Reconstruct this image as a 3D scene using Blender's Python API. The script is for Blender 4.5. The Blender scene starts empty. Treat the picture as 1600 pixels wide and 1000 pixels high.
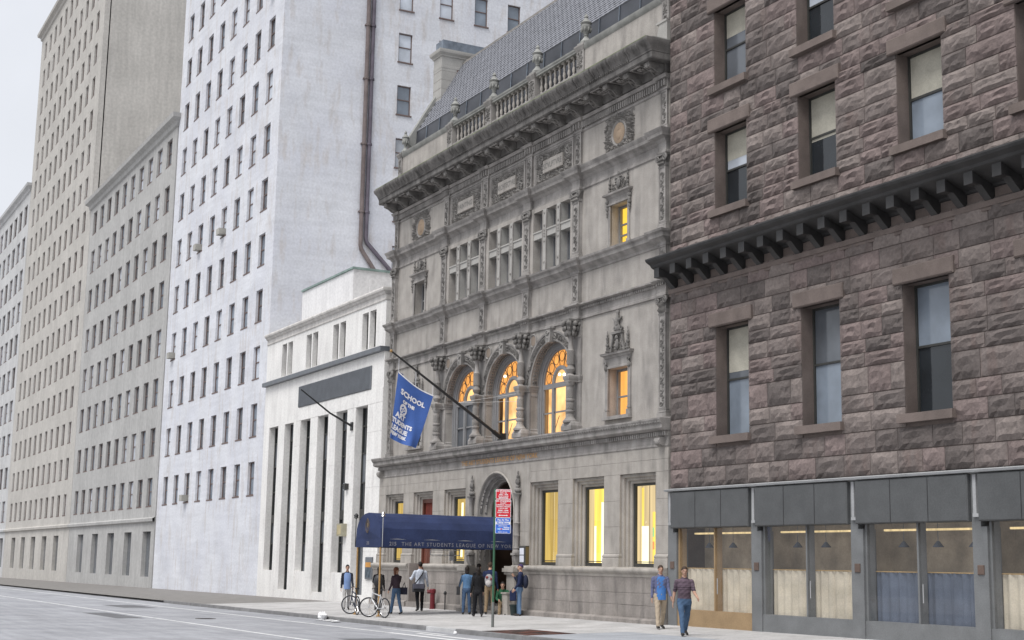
import bpy, math, random
import numpy as np
from mathutils import Matrix, Vector, Euler
R = math.radians
scene = bpy.context.scene
COL = scene.collection
# ---------------------------------------------------------------- camera, sky, sun, exposure
cd = bpy.data.cameras.new('camera'); cam = bpy.data.objects.new('camera', cd); COL.objects.link(cam)
cd.sensor_width = 36.0; cd.lens = 36.0 * 2250 / 1600; cd.clip_start = 0.2; cd.clip_end = 2000
cam.matrix_world = Matrix(((0.465968, 0.139790, 0.873689, 60.5155), (0.884624, -0.093408, -0.456854, -25.2641),
                           (0.017746, 0.985766, -0.167187, 1.75), (0, 0, 0, 1)))
scene.camera = cam
W = bpy.data.worlds.new('World'); scene.world = W; W.use_nodes = True
SUN_EL, SUN_DIR = R(60), Vector((0.42, -0.82, 0.0)).normalized()
nt = W.node_tree; nd = nt.nodes; lk = nt.links
bg = nd['Background']; bg.inputs['Strength'].default_value = 0.11
sky = nd.new('ShaderNodeTexSky'); sky.sky_type = 'NISHITA'; sky.sun_disc = False
sky.sun_elevation = SUN_EL; sky.sun_rotation = math.atan2(SUN_DIR.x, SUN_DIR.y)
sky.air_density = 1.0; sky.dust_density = 3.0
hs = nd.new('ShaderNodeHueSaturation'); hs.inputs['Saturation'].default_value = 0.19; hs.inputs['Value'].default_value = 1.0
tc = nd.new('ShaderNodeTexCoord'); ns = nd.new('ShaderNodeTexNoise'); ns.inputs['Scale'].default_value = 3.2; ns.inputs['Detail'].default_value = 6
rp = nd.new('ShaderNodeValToRGB'); rp.color_ramp.elements[0].position = 0.40; rp.color_ramp.elements[1].position = 0.62
mxs = nd.new('ShaderNodeMix'); mxs.data_type = 'RGBA'; mxs.inputs['B'].default_value = (4.4, 4.55, 4.9, 1)
cl = nd.new('ShaderNodeMath'); cl.operation = 'MULTIPLY_ADD'; cl.inputs[1].default_value = 0.45; cl.inputs[2].default_value = 0.45
lk.new(sky.outputs[0], hs.inputs['Color']); lk.new(tc.outputs['Generated'], ns.inputs['Vector']); lk.new(ns.outputs['Fac'], rp.inputs['Fac'])
lk.new(rp.outputs['Color'], cl.inputs[0]); lk.new(cl.outputs[0], mxs.inputs['Factor']); lk.new(hs.outputs['Color'], mxs.inputs['A'])
lk.new(mxs.outputs['Result'], bg.inputs['Color'])
sl = bpy.data.lights.new('sun', 'SUN'); sl.energy = 1.5; sl.angle = R(30); sl.color = (1.0, 0.98, 0.955)
so = bpy.data.objects.new('sun', sl); COL.objects.link(so)
sd = Vector((SUN_DIR.x * math.cos(SUN_EL), SUN_DIR.y * math.cos(SUN_EL), math.sin(SUN_EL)))
so.rotation_euler = sd.to_track_quat('Z', 'Y').to_euler(); so.location = (30, -30, 60)
vs = scene.view_settings; vs.view_transform = 'Standard'; vs.look = 'None'; vs.exposure = 0.84; vs.gamma = 1.0; vs.use_curve_mapping = False
scene.cycles.use_denoising = True; scene.cycles.max_bounces = 6
# ---------------------------------------------------------------- helpers
class MB:
    """collects faces of ONE mesh"""
    def __init__(s): s.v = []; s.f = []; s.m = []; s.mi = 0
    def add(s, vs, fs, mi=None):
        o = len(s.v); s.v.extend(tuple(p) for p in vs); s.f.extend(tuple(i + o for i in f) for f in fs)
        s.m.extend([s.mi if mi is None else mi] * len(fs)); return s
    def box(s, x0, x1, y0, y1, z0, z1, mi=None):
        return s.add([(x0, y0, z0), (x1, y0, z0), (x1, y1, z0), (x0, y1, z0), (x0, y0, z1), (x1, y0, z1), (x1, y1, z1), (x0, y1, z1)],
                     [(0, 3, 2, 1), (4, 5, 6, 7), (0, 1, 5, 4), (1, 2, 6, 5), (2, 3, 7, 6), (3, 0, 4, 7)], mi)
    def bevbox(s, x0, x1, y0, y1, z0, z1, b=0.02):
        """box whose front face (low y) has a chamfered rim"""
        return s.add([(x0, y1, z0), (x1, y1, z0), (x1, y1, z1), (x0, y1, z1), (x0, y0 + b, z0), (x1, y0 + b, z0), (x1, y0 + b, z1), (x0, y0 + b, z1),
                      (x0 + b, y0, z0 + b), (x1 - b, y0, z0 + b), (x1 - b, y0, z1 - b), (x0 + b, y0, z1 - b)],
                     [(0, 3, 2, 1), (0, 1, 5, 4), (1, 2, 6, 5), (2, 3, 7, 6), (3, 0, 4, 7), (4, 5, 9, 8), (5, 6, 10, 9), (6, 7, 11, 10), (7, 4, 8, 11), (8, 9, 10, 11)])
    def prism(s, poly, axis, t0, t1, mi=None):
        n = len(poly)
        f = {'x': lambda a, b, t: (t, a, b), 'y': lambda a, b, t: (a, t, b), 'z': lambda a, b, t: (a, b, t)}[axis]
        return s.add([f(a, b, t0) for a, b in poly] + [f(a, b, t1) for a, b in poly],
                     [tuple(range(n))[::-1], tuple(range(n, 2 * n))] + [(i, (i + 1) % n, n + (i + 1) % n, n + i) for i in range(n)], mi)
    def lathe(s, prof, c=(0, 0, 0), n=12, sx=1, sy=1, a0=0., a1=360., mi=None):
        full = abs(a1 - a0) >= 360; k = n if full else n + 1; vs = []; fs = []
        for r, z in prof:
            for i in range(k):
                a = R(a0 + (a1 - a0) * i / n); vs.append((c[0] + r * sx * math.cos(a), c[1] + r * sy * math.sin(a), c[2] + z))
        for j in range(len(prof) - 1):
            for i in range(n):
                i2 = (i + 1) % k; fs.append((j * k + i, j * k + i2, (j + 1) * k + i2, (j + 1) * k + i))
        fs.append(tuple(range(k))[::-1]); fs.append(tuple(range((len(prof) - 1) * k, len(prof) * k)))
        return s.add(vs, fs, mi)
    def tube(s, pts, r, n=6, mi=None, cap=True):
        pts = [Vector(p) for p in pts]; rs = r if isinstance(r, (list, tuple)) else [r] * len(pts); vs = []; fs = []
        up = None
        for i, p in enumerate(pts):
            t = (pts[min(i + 1, len(pts) - 1)] - pts[max(i - 1, 0)]).normalized()
            if up is None:
                up = Vector((0, 0, 1)) if abs(t.z) < 0.9 else Vector((0, 1, 0))
            a = t.cross(up).normalized(); b = a.cross(t).normalized(); up = b
            for k in range(n):
                w = 2 * math.pi * k / n; vs.append(p + rs[i] * (a * math.cos(w) + b * math.sin(w)))
        for j in range(len(pts) - 1):
            for k in range(n):
                k2 = (k + 1) % n; fs.append((j * n + k, j * n + k2, (j + 1) * n + k2, (j + 1) * n + k))
        if cap: fs.append(tuple(range(n))[::-1]); fs.append(tuple(range((len(pts) - 1) * n, len(pts) * n)))
        return s.add(vs, fs, mi)
    def ball(s, c, r, n=8, m=6, rot=None, mi=None):
        rx, ry, rz = r if isinstance(r, (list, tuple)) else (r, r, r); vs = []; fs = []
        for j in range(m + 1):
            t = math.pi * j / m
            for k in range(n):
                a = 2 * math.pi * k / n; p = Vector((rx * math.sin(t) * math.cos(a), ry * math.sin(t) * math.sin(a), rz * math.cos(t)))
                if rot is not None: p = rot @ p
                vs.append((c[0] + p.x, c[1] + p.y, c[2] + p.z))
        for j in range(m):
            for k in range(n):
                k2 = (k + 1) % n; fs.append((j * n + k, (j + 1) * n + k, (j + 1) * n + k2, j * n + k2))
        return s.add(vs, fs, mi)
    def bridge(s, loops, closed=False, mi=None):
        n = len(loops[0]); vs = [p for l in loops for p in l]; fs = []
        for j in range(len(loops) - 1):
            for i in range(n if closed else n - 1):
                i2 = (i + 1) % n; fs.append((j * n + i, j * n + i2, (j + 1) * n + i2, (j + 1) * n + i))
        return s.add(vs, fs, mi)
    def sweep(s, path, prof, fac=None, mi=None):
        """moulding: profile [(projection, z)] carried along a plan path of axis-aligned runs; fac scales the projection of each run"""
        P = [Vector(p) for p in path]; n = len(P); fac = fac or [1] * (n - 1)
        N = []
        for i in range(n - 1):
            d = (P[i + 1] - P[i]).normalized(); N.append(Vector((d.y, -d.x)))
        loops = []
        for pr, z in prof:
            row = []
            for i in range(n):
                if i == 0: o = N[0] * pr * fac[0]
                elif i == n - 1: o = N[-1] * pr * fac[-1]
                else:
                    a, b = N[i - 1] * fac[i - 1], N[i] * fac[i]
                    o = a * pr if (N[i - 1] - N[i]).length < 1e-4 else (a + b) * pr
                row.append((P[i].x + o.x, P[i].y + o.y, z))
            loops.append(row)
        return s.bridge(loops, mi=mi)
    def leaf(s, x, y, z, l, w, d, ang, mi=None):
        """one carved leaf lying against a wall (faces -y)"""
        ca, sa = math.cos(ang), math.sin(ang)
        pts = [(-l, 0, 0), (0, -w, 0), (l, 0, -d * .3), (0, w, 0), (-.1 * l, 0, -d)]
        return s.add([(x + a * ca - b * sa, y + c, z + a * sa + b * ca) for a, b, c in pts], [(0, 1, 4), (1, 2, 4), (2, 3, 4), (3, 0, 4)], mi)
    def scroll(s, cx, y, cz, r, th, turns=1.4, sgn=1, a0=0., n=14):
        pts = []; rr = []
        for i in range(n + 1):
            t = i / n; a = a0 + sgn * t * turns * 2 * math.pi; q = r * (1 - .82 * t)
            pts.append((cx + q * math.cos(a), y - th * .4 * (1 + t), cz + q * math.sin(a))); rr.append(th * (1 - .45 * t))
        return s.tube(pts, rr, 5)
    def carve(s, x0, x1, z0, z1, y, seed, step=.12, d=.05, inside=None, dens=1.0):
        """foliage relief: mirrored scrolls and leaves over a rectangle on a wall plane"""
        rnd = random.Random(seed); xc = (x0 + x1) / 2; nx = max(1, int((xc - x0) / step)); nz = max(1, int((z1 - z0) / step))
        for i in range(nx):
            for j in range(nz):
                if rnd.random() > dens: continue
                x = x0 + (i + rnd.uniform(.2, .8)) * (xc - x0) / nx; z = z0 + (j + rnd.uniform(.2, .8)) * (z1 - z0) / nz
                l = step * rnd.uniform(.45, .8); a = rnd.uniform(0, 6.28); w = l * rnd.uniform(.35, .6); dd = d * rnd.uniform(.6, 1.2)
                sc = rnd.random() < .22; sg = rnd.choice((-1, 1))
                for m in (1, -1):
                    xx = xc + m * (x - xc)
                    if inside and not inside(xx, z): continue
                    if sc: s.scroll(xx, y, z, step * .62, step * .16, 1.3, sg * m, a if m > 0 else math.pi - a, 9)
                    else: s.leaf(xx, y, z, l, w, dd, a if m > 0 else math.pi - a)
        return s

def arc(xc, zc, r, y, n=20, z0=None, a0=180., a1=0.):
    p = [(xc + r * math.cos(R(a0 + (a1 - a0) * i / n)), y, zc + r * math.sin(R(a0 + (a1 - a0) * i / n))) for i in range(n + 1)]
    if z0 is not None: p = [(xc - r, y, z0)] + p + [(xc + r, y, z0)]
    return p

def link(name, me, parent=None):
    o = bpy.data.objects.new(name, me); COL.objects.link(o)
    if parent is not None:
        o.parent = parent
        if not parent.get('_local'): o.matrix_parent_inverse = Matrix.Translation(-origin(parent))
    return o
ORG = {}
def origin(o): return ORG.get(o.name, Vector((0, 0, 0)))
def build(mb, name, mats, parent=None, smooth=38, kind=None, local=False):
    me = bpy.data.meshes.new(name); me.from_pydata(mb.v, [], mb.f)
    for m in (mats if isinstance(mats, (list, tuple)) else [mats]): me.materials.append(m)
    if any(mb.m): me.polygons.foreach_set('material_index', mb.m)
    if smooth:
        me.polygons.foreach_set('use_smooth', [True] * len(me.polygons)); me.set_sharp_from_angle(angle=R(smooth))
    me.update()
    o = bpy.data.objects.new(name, me); COL.objects.link(o)
    if parent is not None:
        o.parent = parent
        if not local: o.matrix_parent_inverse = Matrix.Translation(-origin(parent))
    if kind: o['kind'] = kind
    return o
def put(src, name, loc, parent=None, rot=None, scale=None):
    """a further piece sharing src's mesh"""
    o = bpy.data.objects.new(name, src.data if hasattr(src, 'data') else src); COL.objects.link(o); o.location = loc
    if rot is not None: o.rotation_euler = rot
    if scale is not None: o.scale = scale
    if parent is not None:
        o.parent = parent; o.matrix_parent_inverse = Matrix.Translation(-origin(parent))
    return o
def thing(name, label, cat, loc=(0, 0, 0), group=None, rz=0.):
    o = bpy.data.objects.new(name, None); COL.objects.link(o); o.location = loc; o.rotation_euler = (0, 0, rz); o.empty_display_size = .3
    o['label'] = label; o['category'] = cat
    if group: o['group'] = group
    ORG[o.name] = Vector(loc); return o
def tag(o, label, cat, group=None):
    o['label'] = label; o['category'] = cat
    if group: o['group'] = group
    return o
def text2d(txt, size, align='CENTER', bold=0.0, sx=1.0, space=1.0):
    """flat lettering as (verts, faces) in a plane"""
    c = bpy.data.curves.new('lettering', 'FONT'); c.body = txt; c.size = size; c.align_x = align; c.offset = bold; c.resolution_u = 2; c.space_character = space
    o = bpy.data.objects.new('lettering', c); COL.objects.link(o); bpy.context.view_layer.update()
    dg = bpy.context.evaluated_depsgraph_get(); me = bpy.data.meshes.new_from_object(o.evaluated_get(dg))
    v = [(p.co.x * sx, p.co.y) for p in me.vertices]; f = [tuple(q.vertices) for q in me.polygons]
    bpy.data.objects.remove(o); bpy.data.curves.remove(c); bpy.data.meshes.remove(me); return v, f
def letters(mb, txt, size, fn, **k):
    v, f = text2d(txt, size, **k); return mb.add([fn(a, b) for a, b in v], f)
# ---------------------------------------------------------------- materials
def node(nt, t, **k):
    n = nt.nodes.new(t)
    for a, b in k.items(): setattr(n, a, b)
    return n
def pmat(name, col, rough=.85, var=.14, scale=2.0, streak=0., stretch=(3.2, 3.2, .22), bump=.15, bscale=40., metal=0., spec=.3, fine=.08, tint=None, emit=0., obj=False, stain=None):
    m = bpy.data.materials.new(name); m.use_nodes = True; nt = m.node_tree; b = nt.nodes['Principled BSDF']; L = nt.links.new
    b.inputs['Roughness'].default_value = rough; b.inputs['Metallic'].default_value = metal; b.inputs['Specular IOR Level'].default_value = spec
    pos = node(nt, 'ShaderNodeTexCoord').outputs['Object'] if obj else node(nt, 'ShaderNodeNewGeometry').outputs['Position']
    def noise(sc, det=5, vec=pos):
        n = node(nt, 'ShaderNodeTexNoise'); n.inputs['Scale'].default_value = sc; n.inputs['Detail'].default_value = det; L(vec, n.inputs['Vector']); return n.outputs['Fac']
    def ramp(f, a, c, lo=.32, hi=.68):
        r = node(nt, 'ShaderNodeMapRange'); r.inputs['From Min'].default_value = lo; r.inputs['From Max'].default_value = hi
        r.inputs['To Min'].default_value = a; r.inputs['To Max'].default_value = c; L(f, r.inputs['Value']); return r.outputs['Result']
    def mul(a, c):
        n = node(nt, 'ShaderNodeMath', operation='MULTIPLY'); L(a, n.inputs[0]); L(c, n.inputs[1]); return n.outputs[0]
    f = ramp(noise(scale), 1 - var, 1 + var)
    if fine: f = mul(f, ramp(noise(scale * 14, 3), 1 - fine, 1 + fine))
    if streak:
        mp = node(nt, 'ShaderNodeMapping'); mp.inputs['Scale'].default_value = stretch; L(pos, mp.inputs['Vector'])
        f = mul(f, ramp(noise(1.0, 6, mp.outputs['Vector']), 1 - streak, 1 + streak * .5))
    base = node(nt, 'ShaderNodeRGB'); base.outputs[0].default_value = (*col, 1); out = base.outputs[0]
    if tint:
        mx = node(nt, 'ShaderNodeMix', data_type='RGBA'); mx.inputs['B'].default_value = (*tint, 1); L(out, mx.inputs['A']); L(ramp(noise(scale * .6), 0, 1, .42, .62), mx.inputs['Factor']); out = mx.outputs['Result']
    if stain:
        mx = node(nt, 'ShaderNodeMix', data_type='RGBA'); mx.inputs['B'].default_value = (*stain, 1); L(out, mx.inputs['A'])
        mp2 = node(nt, 'ShaderNodeMapping'); mp2.inputs['Scale'].default_value = (2.2, 2.2, .5); L(pos, mp2.inputs['Vector'])
        L(ramp(noise(1.1, 8, mp2.outputs['Vector']), 0, .85, .52, .70), mx.inputs['Factor']); out = mx.outputs['Result']
    vm = node(nt, 'ShaderNodeVectorMath', operation='SCALE'); L(out, vm.inputs[0]); L(f, vm.inputs['Scale']); L(vm.outputs[0], b.inputs['Base Color'])
    if bump:
        bp = node(nt, 'ShaderNodeBump'); bp.inputs['Strength'].default_value = bump; bp.inputs['Distance'].default_value = .03; L(noise(bscale, 6), bp.inputs['Height']); L(bp.outputs[0], b.inputs['Normal'])
    if emit: b.inputs['Emission Strength'].default_value = emit; L(vm.outputs[0], b.inputs['Emission Color'])
    return m
STONE = pmat('limestone', (.352, .328, .302), streak=.12, var=.11, bump=.25, bscale=25, stain=(.25, .233, .217))
STONE_LO = pmat('limestone_ground_floor', (.352, .326, .296), streak=.10, var=.12, bump=.3, bscale=22, stain=(.25, .235, .215))
STONE_BASE = pmat('limestone_base', (.27, .245, .225), streak=.18, var=.18, scale=1.2, bump=.4, bscale=20, stain=(.17, .155, .145))
TRIM = pmat('limestone_trim', (.285, .269, .255), streak=.18, var=.2, bump=.2, bscale=30, stain=(.19, .178, .17))
SOOT_SHADE = pmat('sooty_shaded_limestone', (.155, .147, .14), streak=.25, var=.25, bump=.3, bscale=30, stain=(.085, .08, .076))  # soot tone, with the shade of the down-facing cornice put into it
CARVED = pmat('weathered_shaded_carving', (.18, .171, .162), var=.35, scale=3, bump=.2, bscale=40)
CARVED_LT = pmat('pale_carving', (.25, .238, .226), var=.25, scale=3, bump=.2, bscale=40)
TERRA = pmat('ochre_stone', (.31, .235, .17), var=.15)
PLAQUE = pmat('pale_plaque', (.36, .35, .33), var=.08)
CUT = pmat('incised_letters', (.16, .155, .148), var=.05, bump=0)
GILT = pmat('gilded_letters', (.45, .25, .09), var=.25, scale=9, rough=.5)
SLATE_TILE = pmat('grey_roof_tile', (.195, .20, .222), var=.12, scale=2.5, rough=.5, spec=.4, bump=.1)
DARKMETAL = pmat('dark_roof_metal', (.038, .041, .05), var=.3, scale=1.2, rough=.42, spec=.5, bump=.05)
LEAD = pmat('blue_slate', (.15, .175, .21), var=.3, scale=2.5, rough=.6)
COPING = pmat('weathered_coping', (.265, .265, .25), var=.2)
BRICKRED = pmat('chimney_brick', (.23, .16, .14), var=.2)
WINFRAME = pmat('grey_window_paint', (.22, .22, .225), var=.08, rough=.6, bump=.05)
DARKFRAME = pmat('dark_window_paint', (.045, .045, .042), var=.1, rough=.5, bump=.05)
IRON = pmat('black_iron', (.02, .02, .021), var=.2, rough=.5, spec=.5, bump=.05)
def glass(name, col, rough=.06, spec=.6):
    return pmat(name, col, rough=rough, spec=spec, var=.25, scale=.8, fine=0, bump=.02, bscale=1.5)
GLASS = glass('dark_glass', (.02, .024, .028))
GLASS_PALE = glass('pale_glass', (.36, .38, .41), .15)
GLASS_MID = glass('mid_glass', (.11, .12, .135), .1)
CREAMBLIND = pmat('cream_blind', (.40, .38, .32), var=.12, bump=.05)
def glow(name, col, st, var=.12, scale=1.3, stretch=(1, 1, 1)):
    m = bpy.data.materials.new(name); m.use_nodes = True; nt = m.node_tree; nt.nodes.clear(); L = nt.links.new
    o = node(nt, 'ShaderNodeOutputMaterial'); e = node(nt, 'ShaderNodeEmission'); L(e.outputs[0], o.inputs[0]); e.inputs['Color'].default_value = (*col, 1)
    p = node(nt, 'ShaderNodeNewGeometry'); mp = node(nt, 'ShaderNodeMapping'); mp.inputs['Scale'].default_value = stretch; L(p.outputs['Position'], mp.inputs['Vector'])
    n = node(nt, 'ShaderNodeTexNoise'); n.inputs['Scale'].default_value = scale; L(mp.outputs[0], n.inputs['Vector'])
    r = node(nt, 'ShaderNodeMapRange'); r.inputs['From Min'].default_value = .3; r.inputs['From Max'].default_value = .7; r.inputs['To Min'].default_value = st * (1 - var); r.inputs['To Max'].default_value = st * (1 + var)
    L(n.outputs['Fac'], r.inputs['Value']); L(r.outputs[0], e.inputs['Strength']); return m
AMBER = glow('lit_amber', (1.0, .44, .12), .58, .25, 2.5)
CREAMLIT = glow('lit_cream', (1.0, .56, .22), .82, .35, 1.4)
ORANGELIT = glow('lit_orange', (1.0, .46, .11), .72, .15, 1.0, (3, 3, .4))
YELLOWLIT = glow('lit_yellow', (1.0, .60, .07), .76, .10)
DULLYELLOW = glow('lit_dull_yellow', (.68, .47, .13), .56, .32, 1.0, (4, 4, .3))
BRIGHTYELLOW = glow('lit_bright_yellow', (1.0, .70, .12), .80, .22, 1.0, (5, 5, .3))
TUBELIT = glow('lit_tube', (1.0, .92, .58), 1.02, .1)
BULB = glow('lit_bulb', (1.0, .85, .6), 3.0, 0.)
CURTAINLIT = glow('lit_curtain', (.76, .58, .30), .60, .25, 1.0, (9, 9, .2))
def clearglass(name):
    m = bpy.data.materials.new(name); m.use_nodes = True; nt = m.node_tree; nt.nodes.clear(); L = nt.links.new
    o = node(nt, 'ShaderNodeOutputMaterial'); t = node(nt, 'ShaderNodeBsdfTransparent'); g = node(nt, 'ShaderNodeBsdfGlossy'); g.inputs['Roughness'].default_value = .03
    x = node(nt, 'ShaderNodeMixShader'); x.inputs[0].default_value = .07; L(t.outputs[0], x.inputs[1]); L(g.outputs[0], x.inputs[2]); L(x.outputs[0], o.inputs[0]); return m
CLEAR = clearglass('clear_glass')
# ---------------------------------------------------------------- ground, road, pavement
def gz(x, y): return 0.023 * y + 0.005 * (x - 22)
def rz_(x): return -0.28 + 0.005 * (x - 22)
ROADM = pmat('worn_asphalt', (.31, .315, .335), var=.14, scale=.6, rough=.75, bump=.4, bscale=60, stretch=(.25, 3.0, 1), streak=.14)
PAVE = pmat('pale_concrete_paving', (.46, .45, .445), var=.10, scale=.9, rough=.8, bump=.2, bscale=50, stain=(.38, .37, .36))
PAVE2 = pmat('grey_concrete_paving', (.42, .412, .405), var=.10, scale=.9, rough=.8, bump=.2, bscale=50, stain=(.34, .33, .325))
PAVEB = pmat('bluish_concrete_paving', (.33, .345, .37), var=.10, scale=.9, rough=.8, bump=.2, bscale=50)
JOINT = pmat('dirty_joint', (.2, .19, .18), var=.1)
KERBM = pmat('granite_kerb', (.17, .168, .168), var=.2, scale=2, bump=.2)
KERBP = pmat('painted_kerb', (.42, .42, .42), var=.1)
IRONM = pmat('manhole_iron', (.06, .055, .05), var=.3, rough=.5); PATCHM = pmat('dark_asphalt_patch', (.14, .142, .15), var=.15, bump=.4, bscale=60)
LINE = pmat('worn_white_paint', (.66, .66, .66), var=.10, scale=3, bump=.1, stain=(.42, .42, .43))
def sheet(name, x0, x1, y0, y1, zf, m, nx=8, ny=1):
    mb = MB(); xs = [x0 + (x1 - x0) * i / nx for i in range(nx + 1)]; ys = [y0 + (y1 - y0) * i / ny for i in range(ny + 1)]
    mb.add([(x, y, zf(x, y)) for y in ys for x in xs], [(j * (nx + 1) + i, j * (nx + 1) + i + 1, (j + 1) * (nx + 1) + i + 1, (j + 1) * (nx + 1) + i) for j in range(ny) for i in range(nx)])
    return build(mb, name, m, kind='structure', smooth=0)
sheet('ground', -900, 500, -500, 700, lambda x, y: -6.5, pmat('city_ground', (.2, .2, .2)))
sheet('road', -420, 160, -24.6, -6.50, lambda x, y: rz_(x), ROADM)
pav = sheet('pavement', -420, 160, -6.45, 3.0, lambda x, y: gz(x, y) - .03, JOINT)
sheet('far_pavement', -420, 160, -60, -24.6, lambda x, y: rz_(x) + .14, PAVE2)
SW, SD = 1.4, 1.61
slabs = []
for v in range(3):
    mb = MB(); b = .012
    mb.add([(-SW/2 + b, -SD/2 + b, 0), (SW/2 - b, -SD/2 + b, 0), (SW/2 - b, SD/2 - b, 0), (-SW/2 + b, SD/2 - b, 0), (-SW/2 + .005, -SD/2 + .005, -.05), (SW/2 - .005, -SD/2 + .005, -.05), (SW/2 - .005, SD/2 - .005, -.05), (-SW/2 + .005, SD/2 - .005, -.05)],
           [(0, 1, 2, 3), (4, 5, 1, 0), (5, 6, 2, 1), (6, 7, 3, 2), (7, 4, 0, 3)])
    slabs.append(bpy.data.meshes.new('paving_slab')); slabs[-1].from_pydata(mb.v, [], mb.f); slabs[-1].materials.append((PAVE, PAVE2, PAVEB)[v])
rnd = random.Random(5)
TILT = Euler((math.atan(.023), -math.atan(.005), 0))
for i in range(-4, 27):
    for j in range(4):
        x = .5 + (i + .5) * SW; y = -6.44 + (j + .5) * SD
        if j == 0 and i in (16, 17): continue
        v = 2 if (j <= 1 and x > 25.7) or (j == 0 and x > 24) else (0 if rnd.random() < .6 else 1)
        o = put(slabs[v], 'paving_slab', (x, y, gz(x, y) + rnd.uniform(-.003, .003)), pav, TILT)
# cellar grating let into the pavement
mb = MB(); gx0, gx1, gy0, gy1 = 22.94, 25.66, -6.40, -4.87
def gbar(mb, x0, x1, y0, y1, h=.0):
    mb.add([(x, y, gz(x, y) + h + d) for d in (-.04, 0) for x, y in ((x0, y0), (x1, y0), (x1, y1), (x0, y1))], [(4, 5, 6, 7), (0, 1, 5, 4), (1, 2, 6, 5), (2, 3, 7, 6), (3, 0, 4, 7)])
for q in range(46): gbar(mb, gx0 + q * .06, gx0 + q * .06 + .014, gy0, gy1)
for q in range(4): gbar(mb, gx0, gx1, gy0 + q * .5, gy0 + q * .5 + .03, .002)
build(mb, 'grating', pmat('rusty_grating', (.09, .075, .07), var=.4, scale=3, tint=(.2, .09, .07)), pav)
# kerb stones
kerb = sheet('kerb', -420, 160, -6.52, -6.44, lambda x, y: rz_(x) + .02, KERBM, 2)
kx = -12.0; i = 0
while kx < 40:
    ln = rnd.uniform(1.7, 2.3); mb = MB(); x0, x1 = kx + .006, kx + ln - .006; zt = [gz(x, -6.5) + rnd.uniform(-.004, .004) for x in (x0, x1)]
    mb.add([(x0, -6.60, rz_(x0) - .05), (x1, -6.60, rz_(x1) - .05), (x1, -6.58, zt[1] - .015), (x0, -6.58, zt[0] - .015), (x0, -6.565, zt[0]), (x1, -6.565, zt[1]), (x1, -6.44, zt[1] + .003), (x0, -6.44, zt[0] + .003)],
           [(0, 1, 2, 3), (3, 2, 5, 4), (4, 5, 6, 7), (0, 3, 4, 7), (1, 6, 5, 2)])
    build(mb, 'kerb_stone', KERBP if 19.0 < kx + ln / 2 < 21.0 else KERBM, kerb); kx += ln; i += 1
# painted road markings (thin sheets)
rd_ = bpy.data.objects['road']
def mark(pts):
    mb = MB(); mb.add([(x, y, rz_(x) + .004) for x, y in pts], [tuple(range(len(pts)))]); build(mb, 'lane_marking', LINE, rd_, smooth=0)
mark([(-60, -8.25), (20.5, -8.42), (20.5, -8.27), (-60, -8.10)])
mark([(20.7, -8.48), (60, -8.65), (60, -8.3), (20.7, -8.22)])
mark([(17.6, -7.34), (22.4, -7.36), (22.4, -7.2), (17.6, -7.2)])
mark([(21.3, -7.78), (28.0, -7.95), (28.0, -7.6), (21.3, -7.6)])
mb = MB(); mb.lathe([(.36, 0), (.36, .012)], (9.5, -10.6, rz_(9.5) + .0), 24); mh = build(mb, 'manhole_cover', IRONM, rd_, 0); mb = MB()
for q in range(7): mb.box(9.24 + q * .08, 9.28 + q * .08, -10.8, -10.4, rz_(9.5) + .012, rz_(9.5) + .016)
build(mb, 'tread', IRONM, mh, 0)
for x0, x1, y0, y1 in ((-8, -3.5, -10.5, -9.0), (3, 9, -13.6, -12.6), (24, 31, -11.2, -9.6)):
    mb = MB(); mb.add([(x0, y0, rz_(x0) + .003), (x1, y0, rz_(x1) + .003), (x1, y1, rz_(x1) + .003), (x0, y1, rz_(x0) + .003)], [(0, 1, 2, 3)]); build(mb, 'road_patch', PATCHM, rd_, 0)
mark([(-60, -12.3), (60, -12.3), (60, -12.15), (-60, -12.15)])
# ---------------------------------------------------------------- the art school
B = thing('art_school_building', 'ornate grey limestone art school with deep bracketed cornice and three glowing arched windows', 'building', (11.2, 0, 0))
YW, YP = .25, .12
PX = [5.6, 9.33, 13.07, 16.8]; PH = .24
XL, XR = -.05, 22.62
CP = [(XL + .22), (XR - .22)]
AC = [7.465, 11.2, 14.935]
def plan(proud=.13, xl=XL, xr=XR, back=1.2, wall=YW, mid=None):
    """plan path of the front with a step forward at every pilaster"""
    p = [(xl, back), (xl, wall - proud), (xl + .46, wall - proud), (xl + .46, wall)]
    for x in PX: p += [(x - PH - .03, wall), (x - PH - .03, wall - proud), (x + PH + .03, wall - proud), (x + PH + .03, wall)]
    return p + [(xr - .46, wall), (xr - .46, wall - proud), (xr, wall - proud), (xr, back)]
def course(name, prof, proud=.13, m=TRIM, side=.6, **k):
    mb = MB(); p = plan(proud, **k); fac = [side] + [1] * (len(p) - 3) + [side]; mb.sweep(p, prof, fac); return build(mb, name, m, B, 25)
# ---- upper wall: solid sheets round the openings
wall = MB()
def sheetwall(mb, x0, x1, z0, z1, holes, y=YW, d=.3):
    """wall with rectangular holes, with reveals of depth d"""
    xs = sorted({x0, x1, *[h[0] for h in holes], *[h[1] for h in holes]}); zs = sorted({z0, z1, *[h[2] for h in holes], *[h[3] for h in holes]})
    for a, b in zip(xs, xs[1:]):
        for c, e in zip(zs, zs[1:]):
            mx, mz = (a + b) / 2, (c + e) / 2
            if any(h[0] < mx < h[1] and h[2] < mz < h[3] for h in holes): continue
            mb.add([(a, y, c), (b, y, c), (b, y, e), (a, y, e)], [(0, 1, 2, 3)])
    for a, b, c, e in holes:
        mb.add([(a, y, c), (a, y, e), (a, y + d, e), (a, y + d, c), (b, y, c), (b, y + d, c), (b, y + d, e), (b, y, e)], [(0, 1, 2, 3), (4, 5, 6, 7), (0, 3, 5, 4), (1, 7, 6, 2)])
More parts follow.
